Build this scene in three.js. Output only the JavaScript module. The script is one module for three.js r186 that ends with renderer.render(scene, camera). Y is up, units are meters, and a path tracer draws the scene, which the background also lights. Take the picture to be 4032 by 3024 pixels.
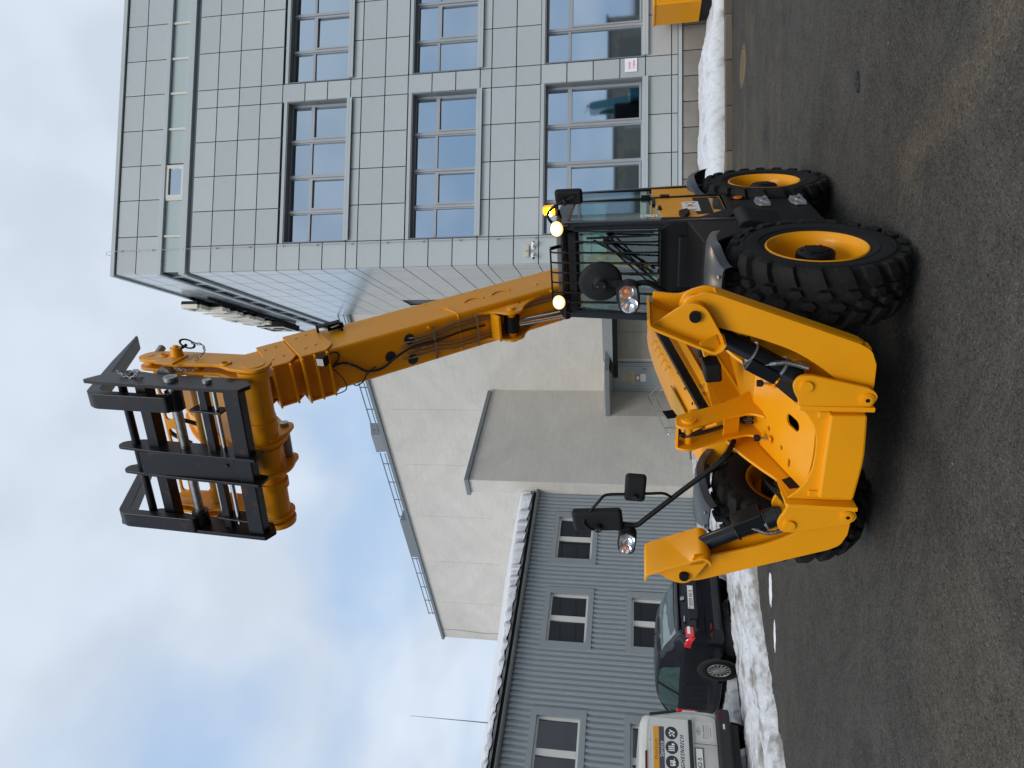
import * as THREE from 'three';
import { RoundedBoxGeometry } from 'three/addons/geometries/RoundedBoxGeometry.js';
import { mergeGeometries, mergeVertices, toCreasedNormals } from 'three/addons/utils/BufferGeometryUtils.js';
import { ImprovedNoise } from 'three/addons/math/ImprovedNoise.js';

// ---------- camera (a phone held upright; its file is stored turned, so the camera is rolled a quarter turn) ----------
const R = (d) => d * Math.PI / 180;
const scene = new THREE.Scene();
const camera = new THREE.PerspectiveCamera(57.6, 4 / 3, 0.1, 900);
const PITCH = R(10.2), ROLL = R(0.27);
camera.position.set(0, 1.85, 0);
camera.up.set(Math.cos(ROLL), Math.sin(ROLL) * Math.cos(PITCH), Math.sin(ROLL) * Math.sin(PITCH));
camera.lookAt(0, 1.85 + Math.sin(PITCH), -Math.cos(PITCH));
camera.updateMatrixWorld();

// ---------- renderer, sky, sun ----------
const renderer = new THREE.WebGLRenderer({ antialias: true });
renderer.toneMapping = THREE.LinearToneMapping;
renderer.toneMappingExposure = 1.0;
renderer.shadowMap.enabled = true;

const noise = new ImprovedNoise();
function fbm(x, y, z, oct = 5, gain = 0.5) {
  let a = 1, s = 0, n = 0;
  for (let i = 0; i < oct; i++) { s += a * noise.noise(x, y, z); n += a; a *= gain; x = x * 2.03 + 7.1; y = y * 2.03 + 3.3; z = z * 2.03 + 1.7; }
  return s / n;
}
const smooth = (a, b, x) => { const t = Math.min(1, Math.max(0, (x - a) / (b - a))); return t * t * (3 - 2 * t); };
const lerp = (a, b, t) => a + (b - a) * t;
{
  const W = 1536, H = 768, d = new Float32Array(W * H * 4);
  for (let j = 0; j < H; j++) for (let i = 0; i < W; i++) {
    const ph = ((i + 0.5) / W - 0.5) * 2 * Math.PI, th = ((j + 0.5) / H - 0.5) * Math.PI;
    const y = Math.sin(th), c = Math.cos(th), x = Math.cos(ph) * c, z = Math.sin(ph) * c, k = (j * W + i) * 4;
    const e = Math.max(0, y);
    // thin broken overcast: pale blue air behind soft cloud
    const px = x / (e + 0.55), pz = z / (e + 0.55);
    const w1 = fbm(px * 1.7 + 3, pz * 1.7, 5.2, 3);
    const n = fbm(px * 2.1 + 0.7 * w1 + 1.2, pz * 2.1 - 0.7 * w1 + 4.4, 0.5, 5, 0.45);
    const n2 = fbm(px * 5.5 + 9, pz * 5.5, 3.3 + w1, 4, 0.5);
    const cover = smooth(-0.36, 0.16, n + 0.14 * n2 + 0.02);
    const up = 1.04 - 0.12 * e;
    const blue = [0.385 + 0.06 * (1 - e), 0.565 + 0.05 * (1 - e), 0.845];
    const shade = 0.95 + 0.13 * smooth(-0.3, 0.3, n2 + 0.4 * n);
    const cl = [0.68 * shade, 0.765 * shade, 0.88 * shade];
    for (let q = 0; q < 3; q++) d[k + q] = lerp(blue[q], cl[q], cover) * up * (y < 0 ? 0.45 : 1);
    d[k + 3] = 1;
  }
  const sky = new THREE.DataTexture(d, W, H, THREE.RGBAFormat, THREE.FloatType);
  sky.mapping = THREE.EquirectangularReflectionMapping; sky.magFilter = THREE.LinearFilter; sky.minFilter = THREE.LinearFilter;
  sky.needsUpdate = true;
  scene.background = sky; scene.environment = sky;
}
const sun = new THREE.DirectionalLight(new THREE.Color(1, 0.95, 0.88), 2.1);
sun.position.set(-6, 29, 18); sun.target.position.set(0, 0, -8);
sun.castShadow = true; sun.shadow.radius = 55; sun.shadow.mapSize.set(2048, 2048);
Object.assign(sun.shadow.camera, { left: -30, right: 30, top: 30, bottom: -30, near: 1, far: 90 });
scene.add(sun, sun.target);

// ---------- helpers ----------
let seed = 20240117;
const rnd = () => { seed = (seed * 1664525 + 1013904223) >>> 0; return seed / 4294967296; };
const rr = (a, b) => a + (b - a) * rnd();
const taken = new Map();
const numbered = (n) => { const k = taken.get(n) ?? 0; taken.set(n, k + 1); return k ? `${n}_${String(k).padStart(3, '0')}` : n; };
const V = (x, y, z) => new THREE.Vector3(x, y, z);

// box-projected texture coordinates in metres
function uvm(g) {
  g = g.index ? g.toNonIndexed() : g;
  if (!g.attributes.normal) g.computeVertexNormals();
  const p = g.attributes.position, n = g.attributes.normal, uv = new Float32Array(p.count * 2);
  for (let i = 0; i < p.count; i++) {
    const ax = Math.abs(n.getX(i)), ay = Math.abs(n.getY(i)), az = Math.abs(n.getZ(i));
    if (ax >= ay && ax >= az) { uv[2 * i] = p.getZ(i); uv[2 * i + 1] = p.getY(i); }
    else if (ay >= az) { uv[2 * i] = p.getX(i); uv[2 * i + 1] = p.getZ(i); }
    else { uv[2 * i] = p.getX(i); uv[2 * i + 1] = p.getY(i); }
  }
  g.setAttribute('uv', new THREE.BufferAttribute(uv, 2));
  for (const k of Object.keys(g.attributes)) if (!['position', 'normal', 'uv', 'color'].includes(k)) g.deleteAttribute(k);
  return g;
}
function obj(parent, name, geos, m) {
  const list = (Array.isArray(geos) ? geos.flat(3) : [geos]).map(uvm);
  const g = list.length > 1 ? mergeGeometries(list) : list[0];
  const o = new THREE.Mesh(g, m); o.name = parent === scene ? numbered(name) : name;
  o.castShadow = o.receiveShadow = true; parent.add(o); return o;
}
function grp(parent, name) { const g = new THREE.Group(); g.name = name; parent.add(g); return g; }
function thing(name, label, category, pos = [0, 0, 0], turn = 0, group) {
  const o = new THREE.Group(); o.name = numbered(name); scene.add(o);
  o.position.set(...pos); o.rotation.y = turn; o.userData = { label, category };
  if (group) o.userData.group = group;
  return o;
}
function tag(o, label, category, group, kind) {
  o.userData.label = label; o.userData.category = category;
  if (group) o.userData.group = group; if (kind) o.userData.kind = kind; return o;
}
const box = (x, y, z, w, h, d, r = 0, seg = 2) => (r ? new RoundedBoxGeometry(w, h, d, seg, r) : new THREE.BoxGeometry(w, h, d)).translate(x, y, z);
const boxR = (x, y, z, w, h, d, rx, ry, rz, r = 0) => { const g = r ? new RoundedBoxGeometry(w, h, d, 2, r) : new THREE.BoxGeometry(w, h, d); g.applyMatrix4(new THREE.Matrix4().makeRotationFromEuler(new THREE.Euler(rx, ry, rz))); return g.translate(x, y, z); };
// box by its limits
const lim = (x0, x1, y0, y1, z0, z1, r = 0) => box((x0 + x1) / 2, (y0 + y1) / 2, (z0 + z1) / 2, Math.abs(x1 - x0), Math.abs(y1 - y0), Math.abs(z1 - z0), r);
function rod(a, b, r, r2 = r, seg = 16) {
  const A = V(...a), B = V(...b), d = B.clone().sub(A), g = new THREE.CylinderGeometry(r2, r, d.length(), seg);
  g.applyQuaternion(new THREE.Quaternion().setFromUnitVectors(V(0, 1, 0), d.normalize()));
  return g.translate((A.x + B.x) / 2, (A.y + B.y) / 2, (A.z + B.z) / 2);
}
function beam(a, b, w, h, r = 0, side = [1, 0, 0]) {   // square bar from a to b; "side" sets the direction of its width
  const A = V(...a), B = V(...b), d = B.clone().sub(A), L = d.length(), z = d.clone().normalize(), x0 = V(...side), y = z.clone().cross(x0).normalize(), x = y.clone().cross(z);
  const g = r ? new RoundedBoxGeometry(w, h, L, 2, r) : new THREE.BoxGeometry(w, h, L);
  g.applyMatrix4(new THREE.Matrix4().makeBasis(x, y, z)); return g.translate((A.x + B.x) / 2, (A.y + B.y) / 2, (A.z + B.z) / 2);
}
const tube = (pts, r, seg = 24, rad = 8, t = 0.5) => new THREE.TubeGeometry(new THREE.CatmullRomCurve3(pts.map((p) => V(...p)), false, 'catmullrom', t), seg, r, rad);
function poly(pts, r = 0) {                             // polygon with rounded corners; a point may carry its own radius
  const s = new THREE.Shape(), n = pts.length, P = pts.map((p) => new THREE.Vector2(p[0], p[1]));
  for (let i = 0; i < n; i++) {
    const p = P[i], a = P[(i + n - 1) % n], b = P[(i + 1) % n], q = pts[i][2] ?? r;
    const la = a.distanceTo(p), lb = b.distanceTo(p), k = Math.min(q, la * 0.49, lb * 0.49);
    const s1 = p.clone().lerp(a, k / la), s2 = p.clone().lerp(b, k / lb);
    if (i === 0) s.moveTo(s1.x, s1.y); else s.lineTo(s1.x, s1.y);
    if (k > 0) s.quadraticCurveTo(p.x, p.y, s2.x, s2.y);
  }
  s.closePath(); return s;
}
const holeC = (x, y, r) => new THREE.Path().absarc(x, y, r, 0, Math.PI * 2, true);
function ext(shape, depth, bev = 0.004, cs = 6) {
  return new THREE.ExtrudeGeometry(shape, { depth: depth - 2 * bev, bevelEnabled: bev > 0, bevelThickness: bev, bevelSize: bev, bevelOffset: -bev, bevelSegments: 2, curveSegments: cs }).translate(0, 0, bev);
}
const extXY = (pts, z0, z1, r = 0, bev = 0.004, holes = []) => { const s = pts instanceof THREE.Shape ? pts : poly(pts, r); s.holes.push(...holes); return ext(s, z1 - z0, bev).translate(0, 0, z0); };
// points are [z, y]; the plate runs from x0 to x1
const extZY = (pts, x0, x1, r = 0, bev = 0.004, holes = []) => { const s = poly(pts.map((p) => [-p[0], p[1], p[2] ?? r])); s.holes.push(...holes.map(([z, y, q]) => holeC(-z, y, q))); return ext(s, x1 - x0, bev).rotateY(Math.PI / 2).translate(x0, 0, 0); };
const discZ = (x, y, z0, z1, r, seg = 24) => rod([x, y, z0], [x, y, z1], r, r, seg);
const discX = (x0, x1, y, z, r, seg = 24) => rod([x0, y, z], [x1, y, z], r, r, seg);
const move = (g, x, y, z) => g.translate(x, y, z);

// ---------- procedural textures ----------
function tex(N, f, srgb = true, rep = 1) {               // f(u, v) -> [r, g, b] 0..1, tileable inputs are up to f
  const d = new Uint8Array(N * N * 4);
  for (let j = 0; j < N; j++) for (let i = 0; i < N; i++) { const c = f(i / N, j / N), k = (j * N + i) * 4; for (let q = 0; q < 3; q++) d[k + q] = Math.max(0, Math.min(255, c[q] * 255)); d[k + 3] = 255; }
  const t = new THREE.DataTexture(d, N, N); t.wrapS = t.wrapT = THREE.RepeatWrapping; t.magFilter = THREE.LinearFilter; t.minFilter = THREE.LinearMipmapLinearFilter; t.generateMipmaps = true;
  if (srgb) t.colorSpace = THREE.SRGBColorSpace; t.repeat.set(rep, rep); t.needsUpdate = true; return t;
}
// tileable noise: wrap the plane on a torus
const tn = (u, v, f, z, oct = 4) => { const a = u * 6.28318, b = v * 6.28318; return fbm(Math.cos(a) * f + 11, Math.sin(a) * f + Math.cos(b) * f * 1.31, Math.sin(b) * f * 1.31 + z, oct); };
const hash = (i, j) => { let h = (i * 374761393 + j * 668265263) | 0; h = Math.imul(h ^ (h >>> 13), 1274126177); return ((h ^ (h >>> 16)) >>> 0) / 4294967296; };
const T = {};
T.soft = tex(256, (u, v) => { const n = 0.96 + 0.035 * tn(u, v, 1.5, 0, 5); return [n, n, n]; }, true, 0.25);
T.dirt = tex(512, (u, v) => { const a = tn(u, v, 1.1, 3, 6), b = tn(u, v, 5, 8, 3), n = 0.90 + 0.16 * a + 0.05 * b; return [n, n * 0.995, n * 0.98]; }, true, 0.2);
T.bump = tex(256, (u, v) => { const n = 0.5 + 0.5 * tn(u, v, 6, 1, 4); return [n, n, n]; }, false, 3);
T.paintBump = tex(256, (u, v) => { const n = 0.5 + 0.35 * tn(u, v, 9, 2, 3); return [n, n, n]; }, false, 6);
T.rough = tex(256, (u, v) => { const n = 0.72 + 0.3 * tn(u, v, 1.6, 5, 5); return [n, n, n]; }, false, 0.8);
T.render = tex(1024, (u, v) => {                          // trowelled wall render with board marks and pale patches
  const a = tn(u, v, 1.3, 21, 6), b = tn(u, v, 7, 4, 3), s = tn(u * 1, v * 6 % 1, 1.6, 9, 3);
  const n = 0.88 + 0.055 * a + 0.03 * b + 0.03 * s + 0.02 * (hash((u * 1024) | 0, (v * 1024) | 0) - 0.5);
  return [n, n * 0.985, n * 0.962];
}, true, 0.125);
T.asphalt = tex(1024, (u, v) => {
  const i = (u * 1024) | 0, j = (v * 1024) | 0, g = hash(i >> 1, j >> 1), g2 = hash(i, j), g3 = hash((i >> 2) + 77, (j >> 2) + 5), g4 = hash((i >> 3) + 7, (j >> 3) + 31);
  const a = tn(u, v, 1.2, 31, 5), b = tn(u, v, 7, 12, 4);
  let n = 0.78 + 0.12 * a + 0.16 * b + 0.16 * (g - 0.5) + 0.10 * (g2 - 0.5) + 0.14 * (g3 - 0.5) + 0.08 * (g4 - 0.5);
  if (g3 > 0.975) n += 0.26; if (g > 0.97) n += 0.2; if (g3 < 0.05) n -= 0.2;
  return [n, n * 0.98, n * 0.95];
}, true, 0.42);
T.asphaltBump = tex(1024, (u, v) => { const i = (u * 1024) | 0, j = (v * 1024) | 0; const n = 0.45 + 0.35 * (hash(i >> 1, j >> 1) - 0.5) + 0.3 * (hash(i >> 2, j >> 2) - 0.5) + 0.4 * tn(u, v, 9, 2, 3); return [n, n, n]; }, false, 0.5);
T.snow = tex(512, (u, v) => { const n = 0.93 + 0.07 * tn(u, v, 2.2, 17, 6); return [n, n, n]; }, true, 0.7);
T.snowBump = tex(512, (u, v) => { const n = 0.5 + 0.6 * tn(u, v, 3.5, 19, 6); return [n, n, n]; }, false, 0.9);
T.metalGrain = tex(256, (u, v) => { const n = 0.82 + 0.25 * tn(u, v, 3, 27, 5); return [n, n, n]; }, true, 1.5);
T.rust = tex(512, (u, v) => { const a = tn(u, v, 2.2, 41, 6); const k = smooth(0.22, 0.36, a); return [lerp(0.105, 0.26, k), lerp(0.112, 0.16, k), lerp(0.13, 0.10, k)]; }, true, 1.1);
T.galv = tex(256, (u, v) => { const n = 0.60 + 0.22 * tn(u, v, 5, 6, 3); return [n, n * 1.01, n * 1.03]; }, true, 2);

const lin = (r, g, b) => new THREE.Color().setRGB(r, g, b);
const M = {};
const std = (c, rough, o = {}) => new THREE.MeshPhysicalMaterial({ color: c, roughness: rough, ...o });
const phy = (c, rough, o = {}) => new THREE.MeshPhysicalMaterial({ color: c, roughness: rough, ...o });
M.yellow = phy(lin(0.84, 0.338, 0.003), 0.40, { clearcoat: 0.12, clearcoatRoughness: 0.15, specularIntensity: 0.55, map: T.soft, bumpMap: T.paintBump, bumpScale: 0.0004 });
M.yellowDull = phy(lin(0.62, 0.33, 0.03), 0.62, { map: T.dirt });
M.black = phy(lin(0.007, 0.0075, 0.009), 0.5, { map: T.dirt, specularIntensity: 0.35 });
M.blackSatin = phy(lin(0.007, 0.0085, 0.011), 0.3, { roughnessMap: T.rough, specularIntensity: 0.6 });
M.plastic = std(lin(0.011, 0.0115, 0.013), 0.62, { specularIntensity: 0.4, bumpMap: T.bump, bumpScale: 0.0006 });
M.guard = phy(lin(0.05, 0.056, 0.066), 0.46, { specularIntensity: 0.7, roughnessMap: T.rough });
M.frameSteel = std(lin(0.72, 0.76, 0.85), 0.36, { map: T.rust, specularIntensity: 0.55 });
M.rubber = std(lin(0.014, 0.014, 0.0145), 0.82, { specularIntensity: 0.4, map: T.dirt, bumpMap: T.bump, bumpScale: 0.0015 });
M.tyre = std(lin(0.0165, 0.016, 0.0155), 0.78, { specularIntensity: 0.45, map: tex(512, (u, v) => { const a = tn(u, v, 2.4, 51, 6); const k = smooth(0.12, 0.42, a); return [lerp(0.85, 1.0, k) , lerp(0.85, 0.97, k), lerp(0.85, 0.92, k)]; }, true, 1.3), bumpMap: T.bump, bumpScale: 0.002 });
M.hose = std(lin(0.012, 0.012, 0.013), 0.5);
M.chrome = std(lin(0.72, 0.73, 0.74), 0.12, { metalness: 1 });
M.steel = std(lin(0.55, 0.55, 0.54), 0.34, { metalness: 1, map: T.metalGrain });
M.galv = std(lin(1, 1, 1), 0.45, { metalness: 0.7, map: T.galv });
M.pipe = std(lin(0.30, 0.255, 0.19), 0.45, { metalness: 0.8 });
M.glassCab = phy(lin(0.66, 0.80, 0.76), 0.02, { transmission: 1, thickness: 0, ior: 1.75 });
M.glassLamp = phy(lin(0.95, 0.95, 0.95), 0.03, { transmission: 1, thickness: 0, ior: 1.5 });
M.amberGlass = phy(lin(0.95, 0.36, 0.02), 0.1, { transmission: 0.6, thickness: 0 });
M.reflector = std(lin(0.85, 0.86, 0.88), 0.10, { metalness: 1 });
M.panel = phy(lin(0.455, 0.495, 0.50), 0.34, { map: T.soft, clearcoat: 1, clearcoatRoughness: 0.14 });
M.panel2 = phy(lin(0.435, 0.475, 0.48), 0.34, { map: T.soft, clearcoat: 1, clearcoatRoughness: 0.14 });
M.panel3 = phy(lin(0.475, 0.515, 0.52), 0.34, { map: T.soft, clearcoat: 1, clearcoatRoughness: 0.14 });
M.trimGrey = std(lin(0.46, 0.51, 0.53), 0.42, { map: T.soft });
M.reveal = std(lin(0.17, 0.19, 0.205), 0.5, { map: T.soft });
M.backing = std(lin(0.11, 0.115, 0.12), 0.9);
M.alu = std(lin(0.40, 0.42, 0.44), 0.42, { metalness: 0.35, map: T.soft });
M.glassSky = std(lin(0.41, 0.48, 0.54), 0.03, { metalness: 1 });
M.glassBand = std(lin(0.40, 0.475, 0.465), 0.14, { metalness: 0.0, specularIntensity: 1 });
M.glassDark = phy(lin(0.012, 0.014, 0.018), 0.03, { ior: 1.65 });
M.plinth = std(lin(0.255, 0.245, 0.225), 0.78, { map: T.dirt, bumpMap: T.bump, bumpScale: 0.001 });
M.concrete = std(lin(0.70, 0.695, 0.675), 0.93, { map: T.render, bumpMap: T.bump, bumpScale: 0.003 });
M.concreteDark = std(lin(0.50, 0.49, 0.465), 0.93, { map: T.render, bumpMap: T.bump, bumpScale: 0.003 });
M.flashing = std(lin(0.20, 0.225, 0.24), 0.45, { metalness: 0.3, map: T.soft });
M.clad = phy(lin(0.30, 0.335, 0.355), 0.42, { map: T.soft, clearcoat: 0.2, clearcoatRoughness: 0.4 });
M.cladTrim = phy(lin(0.27, 0.30, 0.32), 0.45, { map: T.soft });
M.whitePvc = std(lin(0.66, 0.66, 0.62), 0.4, { map: T.soft });
M.gutter = std(lin(0.22, 0.24, 0.24), 0.5, { metalness: 0.2, map: T.dirt });
M.dark = std(lin(0.02, 0.02, 0.021), 0.9);
M.snow = std(lin(0.70, 0.72, 0.76), 0.85, { map: T.snow, bumpMap: T.snowBump, bumpScale: 0.02, vertexColors: true });
M.snowRoof = std(lin(0.82, 0.84, 0.87), 0.85, { map: T.snow, bumpMap: T.snowBump, bumpScale: 0.02 });
M.brick = std(lin(0.28, 0.25, 0.20), 0.9, { map: T.dirt });
M.kerb = std(lin(0.13, 0.118, 0.092), 0.92, { map: T.render, bumpMap: T.bump, bumpScale: 0.004 });
M.kerb2 = std(lin(0.17, 0.155, 0.12), 0.92, { map: T.render, bumpMap: T.bump, bumpScale: 0.004 });
M.soil = std(lin(0.13, 0.105, 0.07), 0.95, { map: T.dirt, bumpMap: T.bump, bumpScale: 0.02 });
M.white = std(lin(0.75, 0.75, 0.74), 0.5);

// writing on a flat board
function print(w, h, draw, rough = 0.45, extra = {}) {
  const c = document.createElement('canvas'); c.width = w; c.height = h; const g = c.getContext('2d'); draw(g, w, h);
  const t = new THREE.CanvasTexture(c); t.colorSpace = THREE.SRGBColorSpace; t.magFilter = THREE.LinearFilter; t.anisotropy = 8;
  return std(lin(1, 1, 1), rough, { map: t, ...extra });
}
function sheet(parent, name, w, h, m, pos, rot = [0, 0, 0]) {   // a thin printed sheet with real uv
  const o = new THREE.Mesh(new THREE.PlaneGeometry(w, h), m); o.name = parent === scene ? numbered(name) : name; o.position.set(...pos); o.rotation.set(...rot); o.castShadow = o.receiveShadow = true; parent.add(o); return o;
}

// frames of the two buildings
const G0 = [2.87, 0, -16.49], GT = R(3.7);
const K0 = [-3.08, 0, -21.78], KT = R(51.7);
const inK = (x, y, z) => [K0[0] + x * Math.cos(KT) + z * Math.sin(KT), y, K0[2] - x * Math.sin(KT) + z * Math.cos(KT)];
const inG = (x, y, z) => [G0[0] + x * Math.cos(GT) + z * Math.sin(GT), y, G0[2] - x * Math.sin(GT) + z * Math.cos(GT)];

// ---------- ground ----------
{
  const lines = (near, far, step) => { const a = []; for (let v = -near; v <= near + 1e-6; v += step) a.push(v); for (let v = near * 1.3; v < far; v *= 1.5) { a.push(v); a.unshift(-v); } a.push(far); a.unshift(-far); return a; };
  const xs = lines(14, 420, 0.2), zs = lines(13, 420, 0.2).map((v) => v - 9);
  const nx = xs.length, nz = zs.length, pos = [], col = [], uv = [], idx = [];
  const seg = (px, pz, ax, az, bx, bz) => { const dx = bx - ax, dz = bz - az, t = Math.max(0, Math.min(1, ((px - ax) * dx + (pz - az) * dz) / (dx * dx + dz * dz))); return Math.hypot(px - ax - t * dx, pz - az - t * dz); };
  for (const z of zs) for (const x of xs) {
    pos.push(x, 0, z); uv.push(x, z);
    const a = fbm(x * 0.55, z * 0.55, 1, 4), b = fbm(x * 0.16 + 4, z * 0.16, 7, 4);
    let r = 0.080 * (1 + 0.16 * a + 0.20 * b), tan = 0;
    const wob = 0.55 * fbm(x * 1.7, z * 1.7, 9, 4);
    // dried mud tracked over the asphalt
    const d1 = Math.min(seg(x, z, 2.3, -3.3, 1.75, -4.3), seg(x, z, 1.75, -4.3, 1.55, -5.3)) + wob * 0.32;
    tan = Math.max(tan, 0.85 * smooth(0.27, 0.10, d1));
    const d2 = Math.hypot((x + 1.75) / 0.9, (z + 4.35) / 0.75) + wob;
    tan = Math.max(tan, 0.42 * smooth(1.05, 0.6, d2));
    const d3 = Math.hypot((x - 2.7) / 0.35, (z + 6.8) / 0.16) + wob * 0.7;
    tan = Math.max(tan, 0.5 * smooth(1, 0.5, d3));
    tan = Math.max(tan, 0.75 * smooth(-0.02, 0.3, fbm(x * 0.35 + 2, z * 1.6, 3, 5)) * smooth(-6.5, -11.5, z) * (x > 0 ? 1 : 0.25));
    const oil = 0.25 * smooth(0.2, 0.4, fbm(x * 0.9, z * 0.9, 15, 3));
    r *= 1 - oil;
    col.push(lerp(r, 0.124, tan), lerp(r * 0.975, 0.110, tan), lerp(r * 0.945, 0.088, tan));
  }
  for (let j = 0; j < nz - 1; j++) for (let i = 0; i < nx - 1; i++) { const k = j * nx + i; idx.push(k, k + nx, k + 1, k + 1, k + nx, k + nx + 1); }
  const g = new THREE.BufferGeometry(); g.setAttribute('position', new THREE.Float32BufferAttribute(pos, 3)); g.setAttribute('uv', new THREE.Float32BufferAttribute(uv, 2)); g.setAttribute('color', new THREE.Float32BufferAttribute(col, 3)); g.setIndex(idx); g.computeVertexNormals();
  const o = new THREE.Mesh(g, std(lin(1.25, 1.25, 1.25), 0.96, { specularIntensity: 0.3, map: T.asphalt, vertexColors: true, bumpMap: T.asphaltBump, bumpScale: 0.006 }));
  o.name = 'ground'; o.receiveShadow = true; o.userData = { kind: 'structure', label: 'dark worn asphalt yard with tan dried mud streaks', category: 'asphalt' }; scene.add(o);
}
// a lump of snow as a height field over a frame: f(x, z) -> [height, dirt]
function snowField(name, label, frame, x0, x1, z0, z1, step, f) {
  const nx = Math.round((x1 - x0) / step) + 1, nz = Math.round((z1 - z0) / step) + 1, pos = [], col = [], uv = [], idx = [], ok = [];
  for (let j = 0; j < nz; j++) for (let i = 0; i < nx; i++) {
    const x = x0 + i * step, z = z0 + j * step, [h, dirt] = f(x, z), p = frame(x, h, z);
    pos.push(...p); uv.push(p[0], p[2]); ok.push(h > -0.03);
    col.push(lerp(1, 0.33, dirt), lerp(1, 0.29, dirt), lerp(1, 0.23, dirt));
  }
  for (let j = 0; j < nz - 1; j++) for (let i = 0; i < nx - 1; i++) { const k = j * nx + i; if (ok[k] || ok[k + 1] || ok[k + nx] || ok[k + nx + 1]) idx.push(k, k + nx, k + 1, k + 1, k + nx, k + nx + 1); }
  const g = new THREE.BufferGeometry(); g.setAttribute('position', new THREE.Float32BufferAttribute(pos, 3)); g.setAttribute('uv', new THREE.Float32BufferAttribute(uv, 2)); g.setAttribute('color', new THREE.Float32BufferAttribute(col, 3)); g.setIndex(idx); g.computeVertexNormals();
  const o = new THREE.Mesh(g, M.snow); o.name = numbered(name); o.castShadow = o.receiveShadow = true; scene.add(o); return tag(o, label, 'snow', null, 'stuff');
}

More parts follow.
